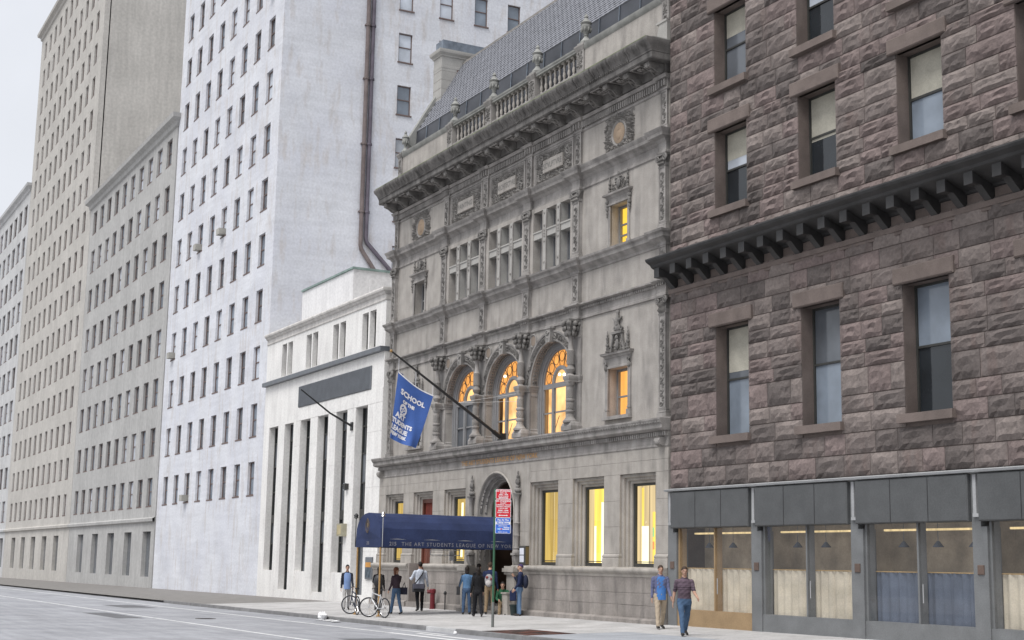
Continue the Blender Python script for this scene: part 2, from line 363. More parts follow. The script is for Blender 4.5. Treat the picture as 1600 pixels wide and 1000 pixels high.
SX = [2.85, 19.55]                       # side bay axes
W2 = (.63, 6.72, 8.36); W3 = (.55, 12.56, 14.06)
for sx, a, b in ((SX[0], XL, PX[0]), (SX[1], PX[3], XR)):
    sheetwall(wall, a, b, 6.40, 10.40, [(sx - W2[0], sx + W2[0], W2[1], W2[2])], d=.42)
    sheetwall(wall, a, b, 12.0, 15.2, [(sx - W3[0], sx + W3[0], W3[1], W3[2])], d=.42)
sheetwall(wall, XL, XR, 10.40, 12.0, [])
sheetwall(wall, XL, XR, 15.2, 19.0, [])
RA, ZS = 1.53, 8.30
for k, xc in enumerate(AC):
    a, b = PX[k], PX[k + 1]
    for x0, x1 in ((a, xc - RA), (xc + RA, b)): wall.add([(x0, YW, 6.40), (x1, YW, 6.40), (x1, YW, ZS), (x0, YW, ZS)], [(0, 1, 2, 3)])
    ar = arc(xc, ZS, RA, YW, 24)
    top = [(min(max(p[0], a), b), YW, 10.40) for p in ar]; top[0] = (a, YW, 10.40); top[-1] = (b, YW, 10.40)
    wall.bridge([ar, top]); wall.add([(a, YW, ZS), ar[0], (a, YW, 10.4)], [(0, 1, 2)]); wall.add([(b, YW, ZS), ar[-1], (b, YW, 10.4)], [(0, 2, 1)])
    wall.bridge([arc(xc, ZS, RA, YW, 24, 6.40), arc(xc, ZS, RA, .52, 24, 6.40)])
# bay strips beside the third floor windows
M3 = .15
for k, xc in enumerate(AC):
    wall.box(PX[k] + PH - .02, xc - 1.41, M3, .5, 12.5, 15.1); wall.box(xc + 1.41, PX[k + 1] - PH + .02, M3, .5, 12.5, 15.1)
    wall.box(xc - 1.41, xc + 1.41, M3 + .02, .5, 14.93, 15.1)
# sides, back and flat top
for x in (XL, XR): wall.add([(x, YW, -1), (x, 16, -1), (x, 16, 19), (x, YW, 19)], [(0, 1, 2, 3)])
wall.add([(XL, 16, -1), (XR, 16, -1), (XR, 16, 19), (XL, 16, 19)], [(0, 1, 2, 3)])
wall.box(XL + .05, XR - .05, 1.3, 15.9, 18.2, 19.2); wall.box(XL + .05, XR - .05, 1.6, 2.0, -.5, 18)
build(wall, 'upper_wall', STONE, B, 30)
# ---- string courses
course('string_course', [(0, 15.06), (.05, 15.10), (.05, 15.17), (.02, 15.19), (.02, 15.44), (.07, 15.48), (.11, 15.55), (.26, 15.62), (.28, 15.72), (.34, 15.80), (.36, 15.86), (-.02, 15.92)])
course('string_course', [(0, 12.0), (.04, 12.02), (.04, 12.10), (.09, 12.15), (.24, 12.25), (.26, 12.36), (.33, 12.42), (.35, 12.49), (-.02, 12.54)])
course('string_course', [(0, 10.34), (.06, 10.36), (.06, 10.44), (.03, 10.46), (.03, 10.64), (.05, 10.68), (.05, 10.78), (.15, 10.80), (.21, 10.84), (.21, 10.89), (-.02, 10.92)])
def dentils(path_runs, z0, z1, y0, y1, pitch, w):
    mb = MB()
    for a, b, yo in path_runs:
        n = int((b - a) / pitch)
        for i in range(n):
            x = a + (i + .5) * (b - a) / n; mb.box(x - w / 2, x + w / 2, y0 + yo, y1 + yo, z0, z1)
    return build(mb, 'dentil_band', TRIM, B, 0, kind='stuff')
runs = []
edges = [XL + .46] + [e for x in PX for e in (x - PH - .03, x + PH + .03)] + [XR - .46]
for i in range(0, len(edges), 2): runs.append((edges[i], edges[i + 1], 0))
runs += [(XL, XL + .46, -.13), (XR - .46, XR, -.13)] + [(x - PH - .03, x + PH + .03, -.13) for x in PX]
dentils(runs, 10.69, 10.775, YW - .12, YW - .03, .115, .06)
# frieze head with dentils
course('frieze_moulding', [(0, 17.24), (.05, 17.27), (.05, 17.33), (.02, 17.35), (.02, 17.62), (.13, 17.64), (.16, 17.70), (.19, 17.74), (-.02, 17.80)], proud=.07)
r2 = [(a, b, y * .54) for a, b, y in runs]
dentils(r2, 17.38, 17.60, YW - .11, YW - .0, .135, .075)
# ---- crowning cornice
mb = MB(); cpath = [(XL, 1.2), (XL, YP), (XR, YP), (XR, 1.2)]; cf = [.30, 1, .30]
mb.sweep(cpath, [(-.05, 17.80), (.02, 17.82), (.02, 18.10), (.10, 18.13), (.70, 18.13), (.70, 18.16), (.72, 18.16), (.72, 18.345), (.2, 18.36)], cf); build(mb, 'corona', SOOT_SHADE, B, 25)
CY = [(.70, 18.35), (.745, 18.37), (.745, 18.42), (.78, 18.46), (.81, 18.53), (.87, 18.60), (.93, 18.66), (.955, 18.71), (.965, 18.73), (.965, 18.80), (.3, 18.86)]
nb = 20; L_ = XR - XL
for i in range(nb):
    mb = MB(); a, b = XL + L_ * i / nb, XL + L_ * (i + 1) / nb
    dx = (i * 7 % 5 - 2) * .004
    if i == 0: p, f = [(XL, 1.2), (XL, YP), (b - .014, YP)], [.30, 1]
    elif i == nb - 1: p, f = [(a + .014, YP), (XR, YP), (XR, 1.2)], [1, .30]
    else: p, f = [(a + .014, YP + dx), (b - .014, YP + dx)], [1]
    mb.sweep(p, CY, f)
    for q in (0, -1):
        if (q == 0 and i == 0) or (q == -1 and i == nb - 1): continue
        x = (a + .014) if q == 0 else (b - .014); mb.add([(x, YP - pr, z) for pr, z in CY] + [(x, YP, 18.35)], [tuple(range(len(CY) + 1))])
    # row of carved beads under the cyma
    if 0 < i < nb - 1:
        for q in range(9):
            x = a + .06 + q * (b - a - .1) / 8; mb.ball((x, YP - .765, 18.40), (.045, .04, .035), 6, 4)
    for q in range(4):
        x = a + .10 + q * (b - a - .2) / 3
        if not (i == 0 and q == 0) and not (i == nb - 1 and q == 3): mb.tube([(x, YP - pr + .012, z) for pr, z in CY[3:9]], [.02, .035, .045, .045, .035, .02], 5)
    build(mb, 'cornice_block', SOOT_SHADE, B, 30)
mb = MB(); mb.box(XL - .2, XR + .2, -.55, 1.3, 18.80, 18.87); build(mb, 'cornice_top', COPING, B, 0); mb = MB(); mb.box(XL - .1, XR + .2, -.838, -.56, 18.802, 18.835); build(mb, 'moss_strip', pmat('moss', (.15, .17, .10), var=.5, scale=2), B, 0)
# consoles and soffit rosettes
NC = 18; cx_ = [XL + .28 + i * (L_ - .56) / (NC - 1) for i in range(NC)]
cons = MB(); S = [(YP + .02, 17.79), (YP - .10, 17.76), (YP - .20, 17.80), (YP - .27, 17.88), (YP - .36, 17.93), (YP - .48, 17.94), (YP - .58, 17.98), (YP - .62, 18.05), (YP - .60, 18.125), (YP + .02, 18.125)]
cons.prism(S, 'x', -.15, .15)
for s in (-1, 1):
    cons.tube([(s * .12, YP - .02, 17.77), (s * .12, YP - .22, 17.79), (s * .12, YP - .38, 17.91), (s * .12, YP - .6, 17.98)], .035, 5)
    for yy, zz, r in ((YP - .17, 17.88, .10), (YP - .52, 18.03, .075)): cons.prism([(yy + r * math.cos(t * .7854), zz + r * math.sin(t * .7854)) for t in range(8)], 'x', s * .15, s * .175)
cons.ball((0, YP - .3, 17.88), (.07, .2, .07), 6, 5); cons.ball((0, YP - .57, 18.0), (.1, .06, .08), 6, 5)
c0 = None
for x in cx_:
    if c0 is None: c0 = build(cons, 'console', CARVED, B, 30); c0.location = (x, 0, 0)
    else: put(c0, 'console', (x, 0, 0), B)
ros = MB()
ros.add([(-.3, -.52, 18.125), (.3, -.52, 18.125), (.3, 0.02, 18.125), (-.3, .02, 18.125), (-.3, -.52, 18.085), (.3, -.52, 18.085), (.3, .02, 18.085), (-.3, .02, 18.085), (-.25, -.47, 18.085), (.25, -.47, 18.085), (.25, -.03, 18.085), (-.25, -.03, 18.085), (-.25, -.47, 18.12), (.25, -.47, 18.12), (.25, -.03, 18.12), (-.25, -.03, 18.12)],
        [(0, 1, 5, 4), (1, 2, 6, 5), (2, 3, 7, 6), (3, 0, 4, 7), (4, 5, 9, 8), (5, 6, 10, 9), (6, 7, 11, 10), (7, 4, 8, 11), (8, 9, 13, 12), (9, 10, 14, 13), (10, 11, 15, 14), (11, 8, 12, 15)])
for t in range(6): ros.ball((.10 * math.cos(t * 1.047), -.25 + .10 * math.sin(t * 1.047), 18.09), (.06, .06, .04), 6, 4)
ros.ball((0, -.25, 18.07), .05, 6, 4)
r0 = None
for a, b in zip(cx_, cx_[1:]):
    x = (a + b) / 2
    if r0 is None: r0 = build(ros, 'rosette', TRIM, B, 30); r0.location = (x, 0, 0)
    else: put(r0, 'rosette', (x, 0, 0), B)
# ---- pilasters
def capital(mb, x, hw, z0, z1, yf, seed):
    h = z1 - z0; mb.prism([(x - hw * .92, z0), (x + hw * .92, z0), (x + hw * 1.2, z1 - .06), (x - hw * 1.2, z1 - .06)], 'y', yf + .01, yf + .2)
    mb.box(x - hw * 1.3, x + hw * 1.3, yf - .07, yf + .15, z1 - .065, z1); mb.box(x - hw * 1.02, x + hw * 1.02, yf - .03, yf + .1, z0 - .03, z0 + .02)
    for s in (-1, 1): mb.scroll(x + s * hw * 1.0, yf - .03, z1 - .15, .125, .045, 1.5, -s, math.pi / 2, 12)
    for r, zz in ((5, z0 + h * .2), (4, z0 + h * .5)):
        for i in range(r): mb.leaf(x + hw * 1.7 * ((i + .5) / r - .5), yf + .01, zz, h * .24, hw * .3, .13, math.pi / 2)
    mb.carve(x - hw, x + hw, z0 + .02, z1 - .1, yf, seed, .09, .05)
def pilaster(x, hw, z0, z1, yf, seed, cap=.42, base=.26, name='pilaster'):
    mb = MB(); mb.box(x - hw, x + hw, yf, YW + .02, z0 + base * .5, z1)
    mb.box(x - hw - .06, x + hw + .06, yf - .05, YW + .01, z0, z0 + base * .5); mb.box(x - hw - .035, x + hw + .035, yf - .03, YW + .01, z0 + base * .56, z0 + base * .78); mb.box(x - hw - .015, x + hw + .015, yf - .012, YW + .01, z0 + base * .85, z0 + base)
    a, b = z0 + base + .05, z1 - cap - .05; t = hw * .26
    for u0, u1, w0, w1 in ((x - hw, x - hw + t, a, b), (x + hw - t, x + hw, a, b), (x - hw, x + hw, a - .05, a), (x - hw, x + hw, b, b + .05)): mb.box(u0, u1, yf - .022, yf + .01, w0, w1)
    p = build(mb, name, TRIM, B, 30)
    cv = MB(); zz = a + .1; k = 0
    while zz < b - .06:
        sg = 1 if k % 2 else -1
        cv.scroll(x + sg * hw * .18, yf - .004, zz, hw * .42, .022, 1.3, sg, 0, 10); cv.leaf(x - sg * hw * .35, yf, zz + .06, .07, .035, .04, sg * .9); cv.leaf(x + sg * hw * .3, yf, zz - .09, .06, .03, .04, 2 + sg); cv.ball((x, yf - .01, zz + .1), .022, 5, 4); zz += .2; k += 1
    build(cv, 'carving', CARVED, p, 40)
    if cap:
        cp = MB(); capital(cp, x, hw, z1 - cap, z1, yf, seed); build(cp, 'capital', CARVED, p, 40)
for i, x in enumerate(PX): pilaster(x, PH, 12.54, 15.07, YP - .01, 40 + i)
for i, x in enumerate(CP):
    pilaster(x, .2, 12.54, 15.07, YP - .01, 50 + i); pilaster(x, .2, 6.42, 10.35, YP - .01, 60 + i, .58, .3)
# pedestals between the string courses and in the frieze
for i, x in enumerate(PX + CP):
    hw = PH if i < 4 else .2
    pilaster(x, hw, 10.92, 12.01, YP, 70 + i, 0, .08, 'pedestal')
    pilaster(x, hw * .95, 15.92, 17.25, YP + .06, 80 + i, .0, .14, 'pedestal')
# ---- frieze panels with plaques
for k, (xc, word) in enumerate(zip(AC, ('PAINTING', 'ARCHITECTVRE', 'SCVLPTVRE'))):
    mb = MB(); y = YW; fr = [(1.50, 15.96, 17.23, y - .0), (1.50, 15.96, 17.23, y - .06), (1.44, 16.0, 17.19, y - .06), (1.41, 16.03, 17.16, y - .02), (1.36, 16.06, 17.13, y - .04), (1.34, 16.08, 17.11, y - .005)]
    mb.bridge([[(xc - h, yy, a), (xc + h, yy, a), (xc + h, yy, b), (xc - h, yy, b)] for h, a, b, yy in fr], True)
    p = build(mb, 'frieze_panel', TRIM, B, 30); g = MB(); g.add([(xc - 1.35, y - .004, 16.07), (xc + 1.35, y - .004, 16.07), (xc + 1.35, y - .004, 17.12), (xc - 1.35, y - .004, 17.12)], [(0, 1, 2, 3)]); build(g, 'panel_ground', CARVED, p, 0)  # darker ground: shade between the carved leaves put into the colour
    cv = MB(); cv.carve(xc - 1.34, xc + 1.34, 16.09, 17.10, y, 90 + k, .078, .11, lambda x, z: not (abs(x - xc) < .74 and 16.30 < z < 16.86), 1)
    for s in (-1, 1):
        for zz, sg in ((16.28, 1), (16.9, -1)): cv.scroll(xc + s * 1.03, y, zz, .2, .04, 1.7, s * sg, 0, 16)
        cv.scroll(xc + s * .45, y, 16.98, .1, .03, 1.4, s, 0, 10); cv.scroll(xc + s * .5, y, 16.19, .1, .03, 1.4, -s, 0, 10)
    build(cv, 'carving', CARVED_LT, p, 40)  # paler leaves: highlights of the relief put into the colour
    mb = MB(); mb.bevbox(xc - .74, xc + .74, y - .10, y + .02, 16.33, 16.84, .02); build(mb, 'plaque', STONE, p, 0)
    mb = MB(); letters(mb, word, .30, lambda a, b: (xc + a, y - .104, 16.48 + b), sx=(1.0, .70, .92)[k], bold=.004); build(mb, 'lettering', CUT, p, 0)
# ---- medallions with wreaths
for k, xc in enumerate(SX):
    zc = 16.55; y = YW; mb = MB()
    mb.lathe([(.50, 0), (.50, .05), (.44, .08), (.40, .05), (.37, .03), (.36, .02)], (0, 0, 0), 28)
    mb.v = [(xc + a, y - c, zc + b) for a, b, c in mb.v]; md = build(mb, 'medallion', CARVED_LT, B, 30)
    mb = MB(); mb.lathe([(.37, .045), (.36, .05)], (0, 0, 0), 28); mb.v = [(xc + a, y - c, zc + b) for a, b, c in mb.v]; build(mb, 'disc', TERRA, md, 30)
    mb = MB(); mb.ball((xc, y - .05, zc - .04), (.16, .03, .2), 8, 6); mb.ball((xc, y - .055, zc + .16), (.1, .03, .1), 8, 6); build(mb, 'relief', TERRA, md, 60)
    cv = MB(); rn = random.Random(7 + k)
    for i in range(560):
        t = rn.uniform(0, 6.283); r = rn.uniform(.46, .74 + .14 * abs(math.sin(2 * t)));
        cv.leaf(xc + r * math.cos(t) * 1.2, y, zc + r * math.sin(t) * .92, rn.uniform(.045, .09), .035, rn.uniform(.07, .14), rn.uniform(0, 6.3))
    for s in (-1, 1):
        cv.scroll(xc + s * .2, y, zc + .62, .12, .035, 1.5, -s, 0, 12); cv.scroll(xc + s * .62, y, zc - .52, .13, .035, 1.5, s, 0, 12); cv.scroll(xc + s * .68, y, zc + .3, .12, .03, 1.5, s, 0, 12)
        for q in range(5): cv.leaf(xc + s * (.5 + .1 * q), y, zc + .45 + .05 * q, .1, .05, .08, 1.2 * s + q)
    build(cv, 'wreath', CARVED_LT, md, 40)
# ---- third floor mullioned windows
for k, xc in enumerate(AC):
    mb = MB(); xs = [-1.41, -.70, -.385, .335, .655, 1.41]   # three lights parted by two mullions
    xs = [-1.41, -.665, -.40, .38, .645, 1.41]
    y0, y1 = M3, .50
    for a, b in ((xs[1], xs[2]), (xs[3], xs[4])):
        mb.box(xc + a, xc + b, y0, y1, 12.52, 14.93)
    for a, b in ((xs[0], xs[1]), (xs[2], xs[3]), (xs[4], xs[5])):
        mb.box(xc + a, xc + b, y0 + .03, y1, 13.87, 14.15); mb.box(xc + a, xc + b, y0 + .0, y0 + .2, 14.11, 14.165)
        mb.box(xc + a, xc + b, y0 + .05, y1, 12.5, 12.60)
    w = build(mb, 'mullioned_window', PLAQUE, B, 0)
    cv = MB()
    for a, b in ((xs[1], xs[2]), (xs[3], xs[4])):
        x = xc + (a + b) / 2; h = (b - a) / 2
        for s in (-1, 1): cv.box(x + s * h - s * .0 - .02, x + s * h + .02, y0 - .02, y0 + .02, 12.62, 14.86)
        for zz in (12.9, 13.9, 14.0, 14.12, 14.3, 14.8, 13.7): cv.lathe([(.055, 0), (.05, .03), (.02, .045)], (0, 0, 0), 8) if False else cv.ball((x, y0 - .01, zz), (.055, .03, .055), 6, 4)
    build(cv, 'mullion_moulding', TRIM, w, 0)
    for a, b in ((xs[0], xs[1]), (xs[2], xs[3]), (xs[4], xs[5])):
        for z0, z1 in ((12.60, 13.87), (14.165, 14.93)):
            g = MB(); g.add([(xc + a, .505, z0), (xc + b, .505, z0), (xc + b, .505, z1), (xc + a, .505, z1)], [(0, 1, 2, 3)])
            dark = (k == 2 and z0 > 14 and a == xs[2]) or (z0 > 14 and k == 0 and a == xs[4])
            build(g, 'pane', GLASS if dark else GLASS_MID, w, 0)
            f = MB(); t = .045; q0, q1 = xc + a, xc + b
            f.box(q0, q0 + t, .46, .503, z0, z1); f.box(q1 - t, q1, .46, .503, z0, z1); f.box(q0 + t, q1 - t, .46, .503, z0, z0 + t); f.box(q0 + t, q1 - t, .46, .503, z1 - t, z1)
            build(f, 'sash', WINFRAME, w, 0)
# ---- side bay windows
def sash_window(x, hw, z0, z1, y, lit, rails, frame=WINFRAME, blind=None):
    mb = MB(); t = .075
    mb.box(x - hw, x - hw + t, y, y + .1, z0, z1); mb.box(x + hw - t, x + hw, y, y + .1, z0, z1); mb.box(x - hw + t, x + hw - t, y, y + .1, z1 - t, z1); mb.box(x - hw + t, x + hw - t, y, y + .1, z0, z0 + t)
    w = build(mb, 'sash_window', frame, B, 0)
    for r in rails:
        s = MB(); s.box(x - hw + t, x + hw - t, y + .02, y + .08, r - .03, r + .03); build(s, 'meeting_rail', frame, w, 0)
    g = MB(); g.add([(x - hw + t, y + .05, z0 + t), (x + hw - t, y + .05, z0 + t), (x + hw - t, y + .05, z1 - t), (x - hw + t, y + .05, z1 - t)], [(0, 1, 2, 3)]); build(g, 'pane', CLEAR if blind or lit else GLASS, w, 0)
    if lit or blind:
        g = MB(); g.add([(x - hw + .02, y + .098, z0), (x + hw - .02, y + .098, z0), (x + hw - .02, y + .098, z1), (x - hw + .02, y + .098, z1)], [(0, 1, 2, 3)]); build(g, 'roller_blind', lit or blind, w, 0)
    return w
sash_window(SX[1], W2[0], W2[1], W2[2], .58, ORANGELIT, [7.42]); sash_window(SX[0], W2[0], W2[1], W2[2], .58, None, [7.42])
sash_window(SX[1], W3[0], W3[1], W3[2], .58, YELLOWLIT, [13.02, 13.40]); sash_window(SX[0], W3[0], W3[1], W3[2], .58, None, [13.3])
for k, sx in enumerate(SX):
    # second floor hood, jambs and crest
    mb = MB(); hw, z0, z1 = W2
    for s in (-1, 1):
        xa, xb = sorted((sx + s * hw, sx + s * (hw + .17))); mb.box(xa, xb, YW - .05, YW + .02, z0, z1); mb.box(xa - .03, xb + .03, YW - .09, YW + .02, z0, z0 + .18); mb.box(xa - .015, xb + .015, YW - .07, YW + .02, z0 + .22, z0 + .28)
    mb.box(sx - hw - .22, sx + hw + .22, YW - .16, YW + .02, z0 - .12, z0 - .001)
    mb.sweep([(sx - hw - .17, YW), (sx - hw - .17, YW - .04), (sx + hw + .17, YW - .04), (sx + hw + .17, YW)], [(-.01, z1), (.02, z1), (.02, z1 + .06), (-.005, z1 + .08), (-.005, z1 + .34), (.03, z1 + .37), (.05, z1 + .42), (.13, z1 + .45), (.14, z1 + .5), (.16, z1 + .52), (-.05, z1 + .56)])
    h = build(mb, 'window_hood', TRIM, B, 20)
    cv = MB(); zb = z1 + .54; y = YW
    for s in (-1, 1):
        x = sx + s * (hw + .1)
        cv.ball((x, y - .07, z1 + .05), (.07, .06, .13), 6, 5); cv.scroll(x, y - .08, z1 + .2, .08, .03, 1.4, s, 0, 10)
        for zz, r in ((zb + .05, .075), (zb + .16, .05), (zb + .28, .065), (zb + .4, .045), (zb + .5, .055), (zb + .62, .03), (zb + .72, .02)): cv.ball((sx + s * (hw + .02), y - .06, zz), (r, r, .07), 6, 4)
        cv.tube([(sx + s * .42, y - .05, zb), (sx + s * .27, y - .06, zb + .62)], .045, 5); cv.scroll(sx + s * .5, y, zb + .14, .13, .04, 1.5, s, 0, 12); cv.scroll(sx + s * .2, y - .02, zb + .8, .09, .03, 1.3, -s, 0, 10)
        cv.tube([(sx + s * .05, y - .06, zb + 1.06), (sx + s * .22, y - .06, zb + 1.1), (sx + s * .28, y - .06, zb + 1.16)], [.05, .04, .03], 5)
    cv.box(sx - .34, sx + .34, y - .13, y, zb + .6, zb + .68); cv.carve(sx - .4, sx + .4, zb + .02, zb + .6, y, 120 + k, .11, .09, lambda a, b: abs(a - sx) < .42 - (b - zb) * .25)
    cv.ball((sx, y - .07, zb + .25), (.09, .07, .2), 6, 5); cv.ball((sx, y - .08, zb + .48), (.07, .07, .08), 6, 5)
    cv.ball((sx, y - .05, zb + .8), (.17, .08, .13), 8, 5); cv.tube([(sx, y - .05, zb + .9), (sx, y - .06, zb + 1.3)], [.09, .05], 6); cv.ball((sx, y - .06, zb + 1.34), (.07, .06, .08), 6, 5)
    build(cv, 'crest', CARVED, h, 40)
    # third floor hood
    mb = MB(); hw, z0, z1 = W3
    for s in (-1, 1):
        xa, xb = sorted((sx + s * hw, sx + s * (hw + .13))); mb.box(xa, xb, YW - .04, YW + .02, z0, z1); mb.box(xa - .03, xb + .03, YW - .07, YW + .02, z0, z0 + .14)
    mb.sweep([(sx - hw - .16, YW), (sx - hw - .16, YW - .05), (sx + hw + .16, YW - .05), (sx + hw + .16, YW)], [(-.01, z1), (.015, z1 + .01), (.015, z1 + .06), (-.005, z1 + .08), (-.005, z1 + .24), (.03, z1 + .27), (.06, z1 + .31), (.14, z1 + .34), (.15, z1 + .40), (-.05, z1 + .46)])
    h = build(mb, 'window_hood', TRIM, B, 20)
    cv = MB(); zb = z1 + .44
    for s in (-1, 1):
        x = sx + s * (hw + .17)
        for zz, r in ((z1 + .15, .085), (z1 + .02, .06), (z1 - .1, .075), (z1 - .24, .05), (z1 - .34, .035)): cv.ball((x, y - .06, zz), (r, r * .9, .075), 6, 4)
        for zz, r in ((zb + .06, .06), (zb + .2, .045), (zb + .34, .05), (zb + .48, .03), (zb + .58, .02)): cv.ball((sx + s * (hw + .03), y - .05, zz), (r, r, .08), 6, 4)
        cv.scroll(sx + s * .2, y, zb + .42, .11, .035, 1.4, -s, 0, 12); cv.scroll(sx + s * .38, y, zb + .12, .1, .03, 1.4, s, 0, 10)
    cv.carve(sx - .5, sx + .5, zb, zb + .62, y, 130 + k, .1, .1, lambda a, b: (a - sx) ** 2 + (b - zb) ** 2 < .27)
    cv.ball((sx, y - .05, zb + .28), (.12, .06, .18), 8, 6); cv.ball((sx, y - .05, zb + .62), (.08, .05, .07), 6, 4)
    build(cv, 'crest', CARVED, h, 40)
DISC = pmat('brown_roundel', (.25, .205, .17), var=.1)
# ---- the three great arches
for k, xc in enumerate(AC):
    mb = MB(); mb.bridge([arc(xc, ZS, r, y, 28) for r, y in ((1.53, YW + .02), (1.53, YW - .05), (1.58, YW - .07), (1.60, YW - .035), (1.84, YW - .035), (1.86, YW - .075), (1.93, YW - .08), (1.95, YW + .01))])
    a_ = build(mb, 'arch_ring', TRIM, B, 30)
    cv = MB(); rn = random.Random(k)
    for i in range(210):
        t = R(4 + 172 * i / 209); r = 1.72 + rn.uniform(-.08, .08); cv.leaf(xc + r * math.cos(t), YW - .035, ZS + r * math.sin(t), rn.uniform(.05, .08), .035, .08, t + rn.choice((.8, 2.2)))
        if i % 3 == 0: cv.scroll(xc + 1.72 * math.cos(t), YW - .035, ZS + 1.72 * math.sin(t), .075, .022, 1.3, 1 if i % 2 else -1, t, 9)
    for i in range(40):                                             # carved soffit
        t = R(3 + 174 * i / 39)
        for yy in (.31, .41): cv.ball((xc + 1.515 * math.cos(t), yy, ZS + 1.515 * math.sin(t)), (.045, .04, .045), 5, 4)
    for i in range(9):
        for yy in (.31, .41):
            for s in (-1, 1): cv.ball((xc + s * 1.515, yy, 8.42 - .0 * i), (.03, .04, .05), 5, 4)
    build(cv, 'carving', CARVED, a_, 40)
    ks = MB(); ks.prism([(xc - .15, 9.78), (xc + .15, 9.78), (xc + .22, 10.33), (xc - .22, 10.33)], 'y', YW - .2, YW + .02); ks.box(xc - .25, xc + .25, YW - .24, YW, 10.28, 10.345)
    ks.scroll(xc, YW - .2, 10.12, .12, .04, 1.4, 1, 0, 12); ks.leaf(xc, YW - .2, 9.95, .14, .07, .06, math.pi / 2); build(ks, 'keystone', CARVED_LT, B, 30)
    for s in (-1, 1):                                               # spandrel roundels
        x, z = xc + s * 1.40, 10.02; mb = MB(); mb.lathe([(.27, 0), (.27, .04), (.235, .06), (.2, .02), (.19, .01)], (0, 0, 0), 20); mb.v = [(x + p, YW - q, z + r) for p, r, q in mb.v]; m_ = build(mb, 'roundel', CARVED_LT, B, 30)
        mb = MB(); mb.lathe([(.19, .028), (.18, .032)], (0, 0, 0), 20); mb.v = [(x + p, YW - q, z + r) for p, r, q in mb.v]; build(mb, 'disc', DISC, m_, 0)
    # impost bands and pier bases
    for s, pxx in ((-1, PX[k]), (1, PX[k + 1])):
        xa, xb = sorted((pxx + s * -.0, xc + s * RA)); pr = [(0, 8.10), (.02, 8.12), (.02, 8.17), (.05, 8.2), (.06, 8.26), (.09, 8.30), (.09, 8.345), (0, 8.36)]
        mb = MB(); path = [(xa, YW), (xb - .0, YW), (xb, .52)] if s < 0 else [(xa, .52), (xa, YW), (xb, YW)]
        mb.sweep(path, pr); mb.sweep(path, [(0, 7.93), (.02, 7.94), (.02, 7.98), (0, 7.99)])
        build(mb, 'impost', TRIM, B, 25); mb = MB(); mb.sweep(path, [(0.07, 6.41), (.07, 6.56), (.05, 6.60), (.03, 6.64), (.03, 6.70), (.0, 6.74)]); build(mb, 'pier_base', TRIM, B, 25)
    # window: moulded frame, transom, mullions, fanlight
    yf = .52; fr = MB()
    fr.bridge([arc(xc, ZS, r, y, 24, 6.42) for r, y in ((1.535, yf), (1.42, yf), (1.41, yf + .04), (1.33, yf + .05), (1.33, yf + .09), (1.26, yf + .10), (1.26, yf + .2))])
    w = build(fr, 'arched_window', WINFRAME, B, 30)
    yg = yf + .16; fm = MB()
    fm.box(xc - 1.26, xc + 1.26, yg - .08, yg + .02, 8.18, 8.36)
    for s in (-1, 1): fm.box(xc + s * .52 - .075, xc + s * .52 + .075, yg - .085, yg + .015, 6.42, 8.18)
    fm.bridge([arc(xc, 8.36, r, y, 18) for r, y in ((.62, yg), (.62, yg - .07), (.58, yg - .09), (.50, yg - .09), (.47, yg - .06), (.47, yg))])
    build(fm, 'glazing_frame', WINFRAME, w, 30)
    lit_low = k > 0
    for a, b in ((-1.26, -.595), (-.445, .445), (.595, 1.26)):
        s = MB(); s.box(xc + a, xc + b, yg - .05, yg - .01, 7.25, 7.31); s.box(xc + a, xc + b, yg - .05, yg - .01, 6.42, 6.5)
        for q in (a, b - .04): s.box(xc + q, xc + q + .04, yg - .05, yg - .01, 6.5, 8.18)
        build(s, 'sash', WINFRAME, w, 0)
        g = MB(); g.add([(xc + a, yg, 6.42), (xc + b, yg, 6.42), (xc + b, yg, 8.2), (xc + a, yg, 8.2)], [(0, 1, 2, 3)]); build(g, 'pane', CLEAR if lit_low else GLASS_MID, w, 0)
    if lit_low:
        g = MB(); g.add([(xc - 1.6, yg + .35, 6.3), (xc + 1.3, yg + .35, 6.3), (xc + 1.3, yg + .35, 8.3), (xc - 1.6, yg + .35, 8.3)], [(0, 1, 2, 3)]); build(g, 'lit_curtain', CREAMLIT, w, 0)
        g = MB(); g.box(xc - 1.6, xc + 1.4, yg + .02, yg + .4, 6.2, 6.3); build(g, 'inner_sill', WINFRAME, w, 0)
        for a in (-.95, -.2):
            s = MB(); s.tube([(xc + a, yg + .2, 6.5), (xc + a + .35, yg + .25, 7.2)], .012, 5); build(s, 'cord', IRON, w, 0)
    g = MB(); g.add(arc(xc, 8.36, .48, yg + .01, 18), [tuple(range(19))]); build(g, 'lit_lunette', CREAMLIT, w, 0)
    g = MB(); g.bridge([arc(xc, ZS + .05, 1.26, yg + .012, 24), arc(xc, ZS + .05, .55, yg + .012, 24)]); build(g, 'fanlight', AMBER, w, 0)
    ir = MB()
    for i in range(1, 7):
        t = R(180 * i / 7); ir.tube([(xc + .6 * math.cos(t), yg, 8.36 + .6 * math.sin(t)), (xc + 1.26 * math.cos(t), yg, 8.36 + 1.24 * math.sin(t))], .017, 4)
    for i in range(7):
        t = R(180 * (i + .5) / 7); cxx, czz = xc + .98 * math.cos(t), 8.36 + .97 * math.sin(t)
        ir.tube([(cxx + .19 * math.cos(q * .524), yg, czz + .19 * math.sin(q * .524)) for q in range(13)], .013, 4)
    build(ir, 'iron_tracery', IRON, w, 40)
    for (bx, bz) in ([(-.12, 8.66), (.22, 8.62)] if k == 2 else [(-.75, 9.05)] if k == 1 else []):
        s = MB(); s.ball((xc + bx, yg - .03, bz), .055, 8, 6); build(s, 'lamp_globe', BULB, w, 60)
